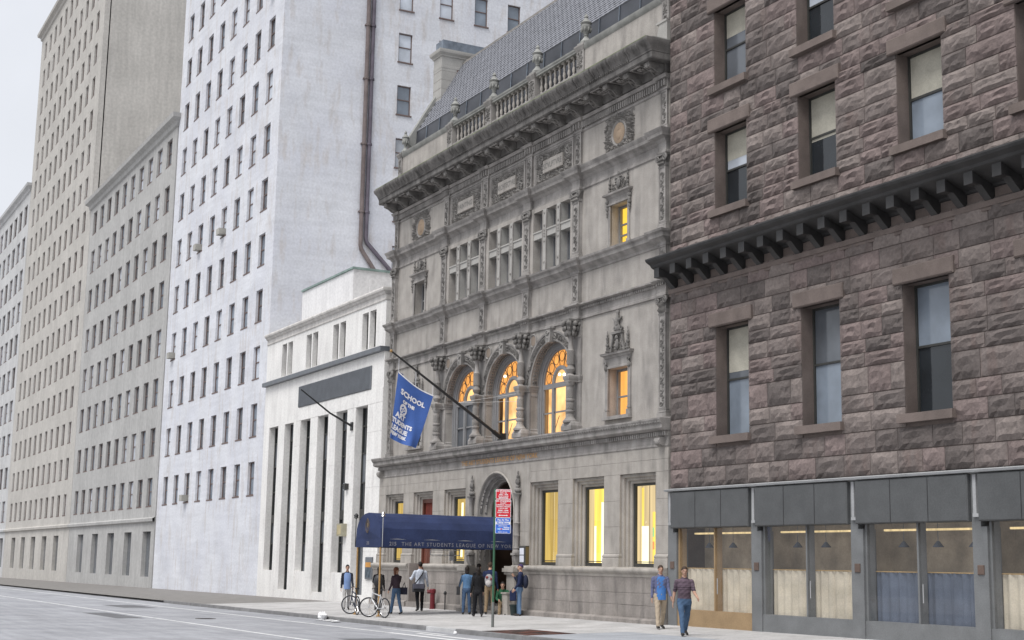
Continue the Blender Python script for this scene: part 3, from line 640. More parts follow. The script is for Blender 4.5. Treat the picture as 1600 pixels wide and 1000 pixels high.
# ---- candelabra columns between the arches
for i, x in enumerate(PX):
    yc = -.04
    mb = MB(); mb.box(x - .32, x + .32, YW - .06, YW + .05, 6.41, 10.36); mb.box(x - .30, x + .30, YW - .09, YW, 9.72, 9.8)
    mb.sweep([(x - .32, YW), (x - .32, YW - .07), (x - .16, YW - .07), (x - .16, yc - .13), (x + .16, yc - .13), (x + .16, YW - .07), (x + .32, YW - .07), (x + .32, YW)], [(0, 8.10), (.02, 8.12), (.02, 8.17), (.04, 8.2), (.06, 8.28), (.06, 8.335), (0, 8.36)])
    mb.sweep([(x - .30, YW), (x - .30, YP - .26), (x + .30, YP - .26), (x + .30, YW)], [(.06, 6.41), (.06, 6.56), (.04, 6.6), (.02, 6.66), (0, 6.68), (-.04, 6.72)])
    cpart = build(mb, 'column', TRIM, B, 25)
    sh = MB(); pr = [(.25, 6.68), (.26, 6.74), (.21, 6.79), (.15, 6.88), (.125, 7.0), (.165, 7.05), (.165, 7.1), (.12, 7.13), (.14, 7.28), (.125, 7.42), (.165, 7.45), (.165, 7.5), (.12, 7.53), (.125, 7.85), (.11, 7.95), (.15, 8.0), (.165, 8.08), (.165, 8.34), (.12, 8.38), (.09, 8.42), (.14, 8.5), (.165, 8.57), (.13, 8.65), (.10, 8.7), (.125, 8.8), (.12, 9.2), (.14, 9.23), (.11, 9.27), (.10, 9.3), (.065, 9.70), (.085, 9.76)]
    sh.lathe(pr, (x, yc, 0), 14); build(sh, 'shaft', TRIM, cpart, 40)
    cv = MB(); rn = random.Random(i)
    for z0, z1, r in ((6.9, 7.0, .125), (7.16, 7.4, .132), (7.56, 7.9, .12), (8.74, 9.2, .122)):
        for q in range(int((z1 - z0) / .05)):
            for a in range(10):
                t = a * .628 + (q % 2) * .31; cv.ball((x + r * math.cos(t), yc + r * math.sin(t), z0 + .03 + q * .05), (.028, .028, .03), 4, 3)
    build(cv, 'shaft_carving', CARVED_LT, cpart, 45, kind='stuff'); cv = MB()
    for a in range(8):
        t = a * .785; ca, sa = math.cos(t), math.sin(t)
        cv.ball((x + .17 * ca, yc + .17 * sa, 9.86), (.08, .08, .13), 5, 4); cv.ball((x + .25 * ca, yc + .25 * sa, 10.02), (.08, .08, .1), 5, 4); cv.ball((x + .31 * ca, yc + .31 * sa, 10.19), (.09, .09, .09), 6, 4)
    cv.lathe([(.11, 9.76), (.13, 9.9), (.2, 10.15), (.24, 10.26)], (x, yc, 0), 12); cv.box(x - .27, x + .27, YP - .4, YP + .1, 10.26, 10.345)
    for s in (-1, 1): cv.scroll(x + s * .2, YP - .32, 10.17, .1, .04, 1.4, -s, 1.57, 12)
    build(cv, 'capital', CARVED, cpart, 45)
# ---------------------------------------------------------------- ground floor
OX = [(.31, 2.28), (3.37, 5.34), (6.48, 8.48), (13.88, 15.95), (16.99, 19.06), (20.06, 22.18)]
OT, OB = 4.71, 1.72; DX, DR, DS = 11.15, 1.57, 3.66
XA, XB = -.5, 22.9
def block(x0, x1, z0, z1, y=0., d=.36, m=STONE_LO, g=.003, b=.006, name='stone_block'):
    mb = MB(); mb.bevbox(x0 + g, x1 - g, y, y + d, z0 + g, z1 - g, b); return build(mb, name, m, B, 0)
back = MB()   # core behind the ashlar
edges = [XA] + [e for o in OX for e in o] + [XB]
piers = [(XA, .31), (2.28, 3.37), (5.34, 6.48), (15.95, 16.99), (19.06, 20.06), (22.18, XB)]
for a, b in piers + [(8.48, DX - DR), (DX + DR, 13.88)]: back.box(a + .02, b - .02, .012, .36, OB - .02, OT)
back.box(XA + .02, 8.48, .012, .36, OT, 5.5); back.box(13.88, XB - .02, .012, .36, OT, 5.5); back.box(XA + .02, 3.5, -.18, .4, -.6, OB - .01); back.box(5.2, 9.5, -.18, .4, -.6, OB - .01); back.box(12.8, XB - .02, -.18, .4, -.6, OB - .01)
for x in (XA + .02, XB - .02): back.add([(x, .01, -1), (x, 5, -1), (x, 5, 6.3), (x, .01, 6.3)], [(0, 1, 2, 3)])
build(back, 'wall_core', JOINT, B, 0)
rnd = random.Random(3)
for a, b in piers + [(8.48, 9.58), (12.72, 13.88)]:
    zs = [2.15, 3.02, 3.86, OT] if (a, b) not in ((8.48, 9.58), (12.72, 13.88)) else [2.15, 2.95, 3.66]
    for z0, z1 in zip(zs, zs[1:]): block(a, b, z0, z1, y=rnd.uniform(-.002, .003))
    if a == 8.48: block(a, 9.2, OB, 2.15); continue
    if b == 13.88: block(13.2, b, OB, 2.15); continue
    mb = MB(); p = [(a, .2), (a, 0), (b, 0), (b, .2)]
    mb.sweep(p, [(.05, OB - .01), (.05, 1.99), (.03, 2.01), (.045, 2.03), (.05, 2.06), (.045, 2.09), (.02, 2.11), (.0, 2.15)], [.4, 1, .4]); build(mb, 'pier_base', STONE_LO, B, 25)
for z0, z1, off in ((OT, 5.10, .0), (5.10, 5.49, .7)):
    for lo, hi in ((XA, 8.48), (13.88, XB)):
        xs = [lo]; x = lo + 1.05 + off
        while x < hi - .7: xs.append(x); x += rnd.uniform(1.35, 1.9)
        xs.append(hi)
        for a, b in zip(xs, xs[1:]): block(a, b, z0, z1, y=rnd.uniform(-.002, .003))
mb = MB(); ar = arc(DX, DS, DR, 0, 28); top = [(min(max(p[0], 8.48), 13.88), 0, 5.49) for p in ar]; top[0] = (8.48, 0, 5.49); top[-1] = (13.88, 0, 5.49)
mb.bridge([ar, top]); mb.add([(8.48, 0, DS), ar[0], (8.48, 0, 5.49)], [(0, 1, 2)]); mb.add([(13.88, 0, DS), ar[-1], (13.88, 0, 5.49)], [(0, 2, 1)]); build(mb, 'door_arch_wall', STONE_LO, B, 0)
# base wall, plinth, ledge
segs = [(XA + .05, 3.5), (5.2, 9.25), (13.05, XB)]
for lo, hi in segs:
    for z0, z1, m in ((.16, .54, 1.45), (.54, .92, 1.7), (.92, 1.42, 1.9)):
        xs = [lo]; x = lo + rnd.uniform(.7, 1.6)
        while x < hi - .6: xs.append(x); x += m * rnd.uniform(.75, 1.15)
        xs.append(hi)
        for a, b in zip(xs, xs[1:]): block(a, b, z0, z1, y=-.205 + rnd.uniform(-.006, .006), d=.1, m=STONE_BASE, g=.003, b=.007)
    xs = [lo]; x = lo + 2.0
    while x < hi - .8: xs.append(x); x += rnd.uniform(1.7, 2.4)
    xs.append(hi)
    for a, b in zip(xs, xs[1:]):
        mb = MB(); mb.prism([(-.36, -.6), (-.36, .10), (-.33, .13), (-.26, .15), (-.2, .165), (.0, .165), (0, -.6)], 'x', a + .005, b - .005); build(mb, 'plinth_stone', STONE_BASE, B, 20)
        mb = MB(); mb.prism([(-.19, 1.40), (-.225, 1.42), (-.24, 1.47), (-.24, 1.50), (-.285, 1.53), (-.325, 1.58), (-.335, 1.63), (-.32, 1.675), (-.28, 1.70), (.0, 1.725), (.1, 1.725), (.1, 1.4)], 'x', a + .003, b - .003); build(mb, 'ledge_stone', STONE_LO, B, 40)
# frieze with the gilded name, cornice over the ground floor
mb = MB(); mb.sweep([(XA, 1.4), (XA, 0), (XB, 0), (XB, 1.4)], [(0, 5.48), (.03, 5.50), (.03, 5.545), (0, 5.56), (0, 5.80), (.02, 5.81), (.02, 5.965), (.14, 5.98), (.2, 6.0), (.25, 6.03), (.27, 6.05), (.27, 6.17), (.31, 6.21), (.345, 6.29), (.355, 6.31), (.355, 6.36), (.1, 6.40), (-.5, 6.43)], [.7, 1, .1]); build(mb, 'ground_floor_cornice', TRIM, B, 20)
mb = MB(); n = 190
for i in range(n):
    x = XA + (i + .5) * (XB - XA) / n; mb.box(x - .036, x + .036, -.105, 0, 5.825, 5.955)
build(mb, 'dentil_band', TRIM, B, 0, kind='stuff')
mb = MB()
for i in range(150):
    x = XA + (i + .5) * (XB - XA) / 150; mb.ball((x, -.315, 6.235), (.05, .035, .045), 6, 4)
build(mb, 'egg_moulding', CARVED, B, 50, kind='stuff')
mb = MB(); letters(mb, 'THE ART STUDENTS LEAGUE OF NEW YORK', .255, lambda a, b: (11.23 + a, -.012, 5.605 + b), sx=1.18, bold=.006, space=1.06); build(mb, 'gilded_inscription', GILT, B, 0)
for x in (XA + .32, XB - .32):
    mb = MB(); mb.prism([(0, 5.5), (-.1, 5.5), (-.2, 5.56), (-.24, 5.66), (-.22, 5.74), (0, 5.78)], 'x', x - .16, x + .16); mb.ball((x, -.2, 5.62), (.13, .07, .09), 8, 5); build(mb, 'corner_scroll', TRIM, B, 30)
# windows
def trim_loops(x0, x1, z0, z1):
    return [[(x0 + i, y, z0), (x0 + i, y, z1 - i), (x1 - i, y, z1 - i), (x1 - i, y, z0)] for i, y in ((0, .0), (0, .09), (.02, .10), (.09, .10), (.10, .12), (.10, .19), (.12, .20), (.19, .20), (.2, .22), (.2, .28), (.26, .28), (.29, .31), (.29, .42))]
for k, (a, b) in enumerate(OX):
    zb = OB if k != 1 else -.02
    mb = MB(); mb.bridge(trim_loops(a, b, zb, OT)); w = build(mb, 'window_surround', STONE_LO, B, 25)
    ia, ib, it = a + .29, b - .29, OT - .29
    if k == 1: continue
    mb = MB(); mb.box(a + .27, b - .27, .0, .5, OB - .01, OB + .015); build(mb, 'sill', STONE_LO, w, 0)
    f = MB(); y0, y1 = .36, .44; f.box(ia, ia + .10, y0, y1, OB, it); f.box(ib - .10, ib, y0, y1, OB, it); f.box(ia + .1, ib - .1, y0, y1, it - .08, it); f.box(ia + .1, ib - .1, y0, y1, OB, OB + .13); f.box(ia + .1, ib - .1, y0 + .02, y1, OB + .16, OB + .19)
    build(f, 'frame', DARKFRAME, w, 0)
    g = MB(); g.add([(ia, .42, OB), (ib, .42, OB), (ib, .42, it), (ia, .42, it)], [(0, 1, 2, 3)]); build(g, 'pane', CLEAR, w, 0)
    def strip(x0, x1, m, z0=OB, z1=4.5, y=.62, name='lit_curtain'):
        q = MB(); q.add([(x0, y, z0), (x1, y, z0), (x1, y, z1), (x0, y, z1)], [(0, 1, 2, 3)]); build(q, name, m, w, 0)
    box = MB(); box.add([(a - .35, .44, OB - .1), (a - .35, .7, OB - .1), (a - .35, .7, 4.6), (a - .35, .44, 4.6), (b, .44, OB - .1), (b, .7, OB - .1), (b, .7, 4.6), (b, .44, 4.6)], [(0, 1, 2, 3), (4, 5, 6, 7), (0, 1, 5, 4), (3, 2, 6, 7), (1, 2, 6, 5)]); build(box, 'window_box', WINFRAME, w, 0)
    if k == 0: strip(a - .3, 1.05, DULLYELLOW); strip(1.07, b, GLASS_MID, name='dark_curtain')
    if k == 2: strip(a - .3, b, DULLYELLOW); strip(6.93, 7.12, TUBELIT, 2.0, 4.2, .58, 'light_panel')
    if k == 3: strip(a - .3, b, DULLYELLOW); strip(14.62, 14.66, CURTAINLIT, OB, 4.5, .60, 'curtain_edge')
    if k == 4: strip(a - .3, 17.42, CURTAINLIT); strip(17.42, b, BRIGHTYELLOW); strip(17.46, 17.60, TUBELIT, OB, 3.1, .60, 'light_panel'); strip(17.93, 18.2, TUBELIT, OB, 3.9, .59, 'light_panel')
    if k == 5:
        strip(a - .3, 20.44, CURTAINLIT); strip(20.44, b, CURTAINLIT, y=.63); strip(20.46, 20.88, TUBELIT, OB, 3.05, .60, 'light_panel'); strip(20.46, 20.6, BRIGHTYELLOW, 3.06, 4.3, .60, 'light_panel'); strip(20.94, 20.96, DARKFRAME, OB, 4.5, .58, 'divider'); strip(21.1, 21.6, BRIGHTYELLOW, 1.8, 3.5, .60, 'light_panel')
        strip(21.14, 21.24, pmat('orange_poster', (.55, .2, .06), emit=.5), 2.3, 2.55, .58, 'poster'); strip(21.14, 21.22, pmat('green_poster', (.2, .45, .2), emit=.4), 2.7, 3.0, .58, 'poster')
# side door of reddish wood in the second opening
WOOD = pmat('red_brown_wood', (.13, .045, .03), var=.25, scale=2, streak=.2, rough=.45)
a, b = OX[1]; ia, ib = a + .29, b - .29
mb = MB(); mb.box(ia, ia + .12, .30, .44, .12, 4.42); mb.box(ib - .12, ib, .30, .44, .12, 4.42); mb.box(ia + .12, ib - .12, .30, .44, 4.26, 4.42); mb.box(ia + .12, ib - .12, .30, .44, 2.55, 2.72)
dr = build(mb, 'side_door', WOOD, B, 0)
for q in range(2):
    x0 = ia + .12 + q * (ib - ia - .24) / 2; x1 = x0 + (ib - ia - .24) / 2
    mb = MB(); mb.box(x0 + .01, x1 - .01, .37, .42, .14, 2.55)
    for z0, z1 in ((.3, 1.0), (1.15, 2.4)): mb.bevbox(x0 + .14, x1 - .14, .345, .38, z0, z1, .02)
    build(mb, 'door_leaf', WOOD, dr, 0)
mb = MB(); mb.add([(ia, .40, 2.7), (ib, .40, 2.7), (ib, .40, 4.3), (ia, .40, 4.3)], [(0, 1, 2, 3)]); build(mb, 'transom_pane', pmat('red_curtain', (.16, .035, .025), streak=.4, stretch=(9, 9, .3)), dr, 0)
mb = MB(); mb.box(ia - .2, ib + .2, -.30, .5, -.3, .12); build(mb, 'doorstep', STONE_BASE, dr, 0)
for s in (ia - .32, ib + .02):
    mb = MB(); mb.box(s, s + .28, -.22, .3, .05, OB); build(mb, 'door_jamb', STONE_BASE, dr, 0)
# ---- arched main doorway
mb = MB(); lo = [(1.57, 0.), (1.60, -.03), (1.54, -.06), (1.50, -.03), (1.49, .03), (1.28, .36), (1.27, .40), (1.23, .40), (1.22, .46)]
mb.bridge([arc(DX, DS, r, y, 28, -.1) for r, y in lo]); dw = build(mb, 'doorway', STONE_LO, B, 30)
cv = MB(); rn = random.Random(9)
for i in range(60):
    t = R(2 + 176 * i / 59)
    for r, y in ((1.44, .10), (1.34, .26)): cv.leaf(DX + r * math.cos(t), y, DS + r * math.sin(t), .09, .05, .06, t + rn.choice((.7, 2.3)))
for z in [1.9 + .16 * q for q in range(11)]:
    for s in (-1, 1):
        for r, y in ((1.44, .10), (1.34, .26)): cv.leaf(DX + s * r, y, z, .08, .05, .06, rn.uniform(0, 6))
build(cv, 'carving', TRIM, dw, 40)
mb = MB(); mb.bridge([arc(DX, DS, r, y, 28, -.1) for r, y in ((1.22, .465), (1.17, .48), (1.17, 1.5))]); build(mb, 'shade_lining', pmat('doorway_shade_brown', (.045, .028, .02), var=.3, rough=.5), dw, 0)  # unlit depth of the entrance put into a dark lining colour
mb = MB(); mb.box(DX - 1.16, DX + 1.16, 1.1, 1.2, 3.46, 3.62); build(mb, 'transom', SOOT_SHADE, dw, 0)
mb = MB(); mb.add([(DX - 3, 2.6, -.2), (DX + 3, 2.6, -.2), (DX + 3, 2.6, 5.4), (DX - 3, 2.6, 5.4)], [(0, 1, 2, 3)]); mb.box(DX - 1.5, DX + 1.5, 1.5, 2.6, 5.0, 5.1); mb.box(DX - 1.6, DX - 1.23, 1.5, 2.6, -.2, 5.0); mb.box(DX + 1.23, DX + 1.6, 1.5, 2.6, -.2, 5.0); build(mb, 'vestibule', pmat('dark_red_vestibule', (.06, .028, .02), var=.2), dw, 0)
mb = MB()
for s in (-1, 1):
    mb.box(DX + s * .6 - .56, DX + s * .6 + .56, 1.42, 1.48, .25, 3.4)
    for q in range(5): mb.box(DX + s * .6 - .45 + q * .225 - .02, DX + s * .6 - .45 + q * .225 + .02, 1.38, 1.42, .35, 3.3)
    for z in (.5, 1.3, 2.1, 2.9): mb.box(DX + s * .6 - .5, DX + s * .6 + .5, 1.375, 1.415, z, z + .05)
build(mb, 'iron_door', IRON, dw, 0)
for z0, y0 in ((-.3, -.75), (.06, -.35), (.22, .1)):
    mb = MB(); mb.box(DX - 1.75, DX + 1.75, y0, 1.5, z0, [.05, .2, .25][(-.3, .06, .22).index(z0)]); build(mb, 'step', STONE_BASE, dw, 0)
for s in (-1, 1):
    mb = MB(); x = DX + s * 1.93
    mb.prism([(-.0, 1.66), (-.12, 1.7), (-.2, 1.85), (-.22, 2.05), (0, 2.12)], 'x', x - .14, x + .14); mb.box(x - .17, x + .17, -.26, 0, 2.08, 2.16)
    mb.lathe([(.15, 2.16), (.15, 2.22), (.10, 2.28), (.12, 2.34), (.09, 2.4), (.10, 2.75), (.12, 2.8), (.09, 2.85), (.095, 3.2), (.12, 3.25), (.08, 3.3), (.08, 4.2), (.1, 4.24), (.12, 4.3)], (x, -.11, 0), 12); co = build(mb, 'colonnette', TRIM, B, 40)
    cv = MB(); cv.box(x - .15, x + .15, -.23, 0, 4.3, 4.36); cv.ball((x, -.11, 4.46), (.13, .1, .1), 8, 5); cv.ball((x, -.1, 4.6), (.08, .08, .08), 6, 5); cv.ball((x, -.1, 4.78), (.12, .08, .14), 8, 5); cv.ball((x, -.09, 4.95), (.06, .06, .1), 6, 5); cv.ball((x, -.09, 5.1), (.035, .035, .09), 6, 5)
    for q in (-1, 1): cv.scroll(x + q * .1, -.06, 4.46, .08, .025, 1.3, q, 0, 10)
    build(cv, 'finial', CARVED, co, 40)
    
    if s > 0: mb = MB(); mb.bevbox(13.12, 13.52, -.70, -.37, -.4, .68, .02); mb.box(13.09, 13.55, -.73, -.37, .68, .74); build(mb, 'door_pedestal', STONE_LO, B, 0)
    mb = MB(); mb.box(x - .3, x + .32, -.34, .02, .15, 1.38); mb.box(x - .36, x + .38, -.42, .02, 1.38, 1.47); mb.box(x - .42, x + .44, -.47, .02, 1.47, 1.60); mb.box(x - .36, x + .38, -.42, .02, 1.60, 1.68); build(mb, 'door_pier', STONE_LO, B, 0)
# ---------------------------------------------------------------- parapet and roof
PZ = 20.62
def solid(x0, x1):
    mb = MB(); mb.box(x0, x1, YW + .02, YW + .32, 18.85, 20.44); build(mb, 'parapet_wall', STONE, B, 0)
    mb = MB(); mb.sweep([(x0, YW + .02), (x1, YW + .02)], [(0, 20.38), (.04, 20.42), (.06, 20.46), (.09, 20.52), (.10, 20.6), (-.36, 20.64), (-.36, 20.4)]); build(mb, 'coping', COPING, B, 25)
solid(XL + .42, PX[0] - .27); solid(PX[3] + .27, XR - .42)
bal = MB(); bal.box(-.085, .085, -.085, .085, 0, .06); bal.box(-.085, .085, -.085, .085, .72, .78); bal.lathe([(.05, .06), (.07, .09), (.04, .13), (.045, .17), (.07, .26), (.055, .36), (.035, .44), (.05, .47), (.035, .50), (.06, .6), (.04, .68), (.06, .72)], (0, 0, 0), 10)
b0 = None
for k in range(3):
    a, b = PX[k] + .27, PX[k + 1] - .27
    mb = MB(); mb.box(a, b, YW + .0, YW + .34, 18.85, 19.66); build(mb, 'balustrade_plinth', TRIM, B, 0)
    mb = MB(); mb.sweep([(a, YW + .04), (b, YW + .04)], [(0, 20.44), (.04, 20.45), (.04, 20.5), (.07, 20.54), (.08, 20.6), (-.34, 20.63), (-.34, 20.44), (0, 20.44)]); build(mb, 'hand_rail', COPING, B, 25)
    n = 9
    for q in range(n):
        x = a + (q + .5) * (b - a) / n
        if b0 is None: b0 = build(bal, 'baluster', STONE, B, 40); b0.location = (x, YW + .18, 19.66)
        else: put(b0, 'baluster', (x, YW + .18, 19.66), B)
urn = MB(); urn.box(-.24, .24, -.24, .24, 0, .08); urn.lathe([(.22, .08), (.22, .14), (.15, .22), (.08, .32), (.07, .36), (.1, .38), (.07, .42), (.12, .5), (.18, .64), (.2, .74), (.17, .8), (.2, .83), (.22, .87), (.17, .91), (.1, 1.0), (.06, 1.06), (.085, 1.10), (.07, 1.16), (.03, 1.2), (.012, 1.24)], (0, 0, 0), 14)
for a in range(8): urn.ball((.18 * math.cos(a * .785), .18 * math.sin(a * .785), .6), (.05, .05, .09), 5, 4)
u0 = None
for i, x in enumerate(PX + [XL + .22]):
    if u0 is None: u0 = build(urn, 'urn', COPING, B, 40); u0.location = (x, YW + .22, PZ + .03)
    else: put(u0, 'urn', (x, YW + .22, PZ + .03), B, scale=(1, 1, 1) if i < 4 else (.8, .8, .92))
for i, x in enumerate(PX + CP):
    hw = .25 if i < 4 else .2
    mb = MB(); mb.box(x - hw, x + hw, YW - .03, YW + .42, 18.85, 20.46); mb.sweep([(x - hw, YW + .42), (x - hw, YW - .03), (x + hw, YW - .03), (x + hw, YW + .42)], [(0, 20.4), (.03, 20.44), (.05, 20.5), (.08, 20.56), (.08, 20.62), (-.2, 20.65)])
    p = build(mb, 'parapet_pedestal', TRIM, B, 20); cv = MB(); cv.carve(x - hw + .06, x + hw - .06, 19.7, 20.35, YW - .03, 200 + i, .09, .05)
    for q in range(3): cv.scroll(x, YW - .03, 19.8 + q * .2, .07, .02, 1.4, 1, 0, 10)
    build(cv, 'carving', CARVED, p, 40)
mb = MB(); mb.prism([(XR - .7, 18.86), (XR + .02, 18.86), (XR + .02, 19.62), (XR - .44, 19.62)], 'y', YW - .12, YW + .2); mb.sweep([(XR - .5, YW + .2), (XR - .5, YW - .05), (XR + .03, YW - .05)], [(.0, 19.55), (.1, 19.6), (.1, 19.67), (0, 19.7)]); build(mb, 'parapet_buttress', PLAQUE, B, 0)
n = 16
for i in range(n):
    a, b = XL + .1 + i * (L_ - .2) / n, XL + .1 + (i + 1) * (L_ - .2) / n; mb = MB()
    mb.add([(a + .012, .86, 19.0), (b - .012, .86, 19.0), (b - .012, 1.0, 21.74), (a + .012, 1.0, 21.74), (a + .012, .9, 19.0), (b - .012, .9, 19.0), (b - .012, 1.06, 21.74), (a + .012, 1.06, 21.74)], [(0, 1, 2, 3), (0, 3, 7, 4), (1, 5, 6, 2), (3, 2, 6, 7)]); build(mb, 'roof_panel', DARKMETAL, B, 0)
    mb = MB(); mb.tube([(a, .84, 19.0), (a, .98, 21.76)], .022, 5); build(mb, 'panel_seam', LEAD, B, 40)
RY0, RZ0, RY1, RZ1 = 1.04, 21.78, 3.15, 25.40
sl_ = math.hypot(RY1 - RY0, RZ1 - RZ0); ey, ez = (RY1 - RY0) / sl_, (RZ1 - RZ0) / sl_
mb = MB(); mb.add([(XL, RY0 + .06, RZ0), (XR, RY0 + .06, RZ0), (XR, RY1 + .06, RZ1), (XL, RY1 + .06, RZ1)], [(0, 1, 2, 3)]); mb.box(XL, XR, RY1, 15.9, RZ1 - .25, RZ1 - .02); mb.box(XL + .1, XR, 3.2, 15.8, 19, RZ1 - .3)
for x in (XL, XR): mb.add([(x, .9, 19), (x, RY0, RZ0), (x, RY1, RZ1), (x, 15.9, RZ1 - .1), (x, 15.9, 19)], [(0, 1, 2, 3, 4)])
mb.box(XL, XR, RY0 - .04, RY0 + .08, RZ0 - .05, RZ0 + .02); roof = build(mb, 'roof', DARKMETAL, B, 0)
mb = MB(); rows, cols = 24, 66; tw = (L_ - .3) / cols; tl = sl_ / rows; rn = random.Random(4)
for r in range(rows):
    for c in range(cols):
        x0 = XL + .3 + (c + (.5 if r % 2 else 0)) * tw
        if x0 + tw > XR + .05: continue
        o = .05 + rn.uniform(-.004, .004); s0, s1 = r * tl - .02, (r + 1) * tl + .03; row = []
        for s, h in ((s0, o + .014), (s1, o - .012)):
            for f, hh in ((.004, 0), (.3, .008), (.7, .008), (.996, .0)): row.append((x0 + f * tw, RY0 + s * ey - (h + hh) * ez, RZ0 + s * ez + (h + hh) * ey))
        mb.add(row, [(0, 1, 5, 4), (1, 2, 6, 5), (2, 3, 7, 6)]); mb.add([row[0], row[1], row[2], row[3], (row[3][0], row[3][1] + .05 * ez, row[3][2] - .03), (row[0][0], row[0][1] + .05 * ez, row[0][2] - .03)], [(0, 1, 2, 3, 4, 5)])
build(mb, 'roof_tile', SLATE_TILE, roof, 0, kind='stuff')
mb = MB(); mb.box(XL, XR, RY1 - .06, RY1 + .2, RZ1 - .06, RZ1 + .07); mb.box(XL, XR, RY1 - .12, RY1 + .02, RZ1 - .12, RZ1 - .03); build(mb, 'ridge', pmat('ridge_flashing', (.24, .225, .21), var=.2), roof, 0)
for x in (5.2, 8.8):
    mb = MB(); mb.box(x, x + .5, 4.4, 4.9, RZ1 - .1, RZ1 + .9); mb.box(x - .06, x + .56, 4.34, 4.96, RZ1 + .9, RZ1 + .98); build(mb, 'roof_vent', DARKMETAL, roof, 0)
# gable coping and chimney at the west end
mb = MB(); o = .16
mb.add([(x, RY0 - .1 + t * (RY1 - RY0) - h * ez, RZ0 - .1 + t * (RZ1 - RZ0) + h * ey) for x in (XL - .05, XL + .3) for t in (-.15, .56) for h in (-.25, o)], [(1, 3, 7, 5), (0, 2, 3, 1), (4, 5, 7, 6), (0, 1, 5, 4), (2, 6, 7, 3), (0, 4, 6, 2)]); build(mb, 'gable_coping', COPING, B, 0)
mb = MB(); cx0, cx1, cy0, cy1 = XL - .05, .78, 1.95, 4.6
mb.box(cx0, cx1, cy0, cy1, 22.5, 25.35)
ch = build(mb, 'chimney', BRICKRED, B, 0)
for q in range(5):
    for s in (0, 1):
        mb = MB(); w_ = 1.1 if q % 2 else .8; zq = 23.1 + q * .44; mb.bevbox(cx0 - .012, cx1 + .012, cy0 - .012, cy0 + w_, zq, zq + .43, .01); build(mb, 'quoin', PLAQUE, ch, 0); break
mb = MB(); mb.sweep([(cx0, cy1), (cx0, cy0), (cx1, cy0), (cx1, cy1)], [(.02, 25.0), (.02, 25.12), (.0, 25.14), (0.01, 25.55), (.06, 25.58), (.06, 25.64), (.16, 25.74), (.18, 25.82), (.18, 25.9), (-.05, 25.94)]); build(mb, 'chimney_cap', PLAQUE, ch, 20)
mb = MB(); mb.bevbox(cx0 + .05, cx1 - .05, cy0 + .05, cy1, 25.92, 26.42, .02); build(mb, 'chimney_block', LEAD, ch, 0)
# ---------------------------------------------------------------- neighbours
def xf(mb, fn): mb.v = [fn(*p) for p in mb.v]; return mb
MARBLE = pmat('white_marble', (.74, .725, .70), var=.05, scale=.7, rough=.55, bump=.05, streak=.06, stain=(.64, .62, .60))
MARBLE_D = pmat('stained_marble', (.55, .53, .505), var=.12, scale=1.5, rough=.6, streak=.15)
GREYMETAL = pmat('grey_metal_band', (.13, .14, .155), var=.1, rough=.5, spec=.4)
COPPER = pmat('verdigris_copper', (.22, .29, .27), var=.2)
PENT = pmat('pale_render', (.72, .71, .71), var=.07, scale=.5, streak=.08)
MB_ = thing('marble_building', 'low white marble building with tall dark windows beside the ornate school', 'building', (-9, .1, 0))
LX0, LX1, LY, LT = -18.0, -.62, .10, 14.35
tall = []; xr = -2.40
while xr - 1.53 > LX0 + .5: tall.append((xr - 1.53, xr)); xr -= 2.62
pairs = []; xr = -1.80
while xr - 1.9 > LX0 + .5: pairs += [(xr - .78, xr), (xr - 1.75, xr - .97)]; xr -= 3.95
mb = MB()
sheetwall(mb, LX0, LX1, -1.2, 9.4, [(a, b, .2 if i % 2 == 0 else 1.2, 9.02) for i, (a, b) in enumerate(tall)], LY, .5); sheetwall(mb, LX0, LX1, 9.4, 11.5, [], LY); sheetwall(mb, LX0, LX1, 11.5, LT, [(a, b, 11.72, 13.52) for a, b in pairs], LY, .35)
mb.add([(LX1, LY, -1), (LX1, 14, -1), (LX1, 14, LT), (LX1, LY, LT)], [(0, 1, 2, 3)]); mb.box(LX0, LX1, .8, 14, LT - .4, LT - .1); mb.box(LX0, LX1, .75, .8, -1, LT - .5); build(mb, 'wall', MARBLE, MB_, 0)
# marble facing slabs on the piers
px_ = [(tall[0][1], LX1)] + [(b2, a1) for (a1, b1), (a2, b2) in zip(tall, tall[1:])]
for a, b in px_[:5]:
    zs = [-.35, .9, 2.2, 3.45, 5.14, 6.4, 7.7, 9.02]
    for z0, z1 in zip(zs, zs[1:]):
        mb = MB(); mb.bevbox(a + (.004 if a != tall[0][1] else .0), b - .004, LY - .03, LY + .02, z0 + .003, z1 - .003, .004); build(mb, 'marble_slab', MARBLE, MB_, 0)
for a, b in zip([-12.5, -10.2, -7.9, -5.9, -4.2, -2.3], [-10.2, -7.9, -5.9, -4.2, -2.3, LX1]):
    mb = MB(); mb.bevbox(a + .004, b - .004, LY - .03, LY + .02, 9.03, 9.70, .004); build(mb, 'marble_slab', MARBLE, MB_, 0)
mb = MB(); mb.sweep([(LX0, LY), (LX1, LY), (LX1, 3)], [(0, 13.78), (.05, 13.80), (.05, 13.86), (.03, 13.88), (.03, 14.06), (.10, 14.10), (.14, 14.18), (.22, 14.22), (.24, 14.30), (.20, 14.38), (-.3, 14.42)], [1, .4]); build(mb, 'cornice', MARBLE_D, MB_, 25)
mb = MB(); mb.sweep([(LX0, LY), (LX1 - .1, LY), (LX1 - .1, .5)], [(0, 11.38), (.24, 11.38), (.24, 11.60), (0, 11.62)], [1, .5]); build(mb, 'metal_band', GREYMETAL, MB_, 0)
mb = MB(); mb.bevbox(-12.2, -2.1, LY - .07, LY + .01, 9.74, 10.86, .03); pn = build(mb, 'metal_panel', GREYMETAL, MB_, 0); mb = MB()
for i in range(100): mb.box(-12.15 + i * .1, -12.12 + i * .1, LY - .085, LY - .065, 9.78, 10.82)
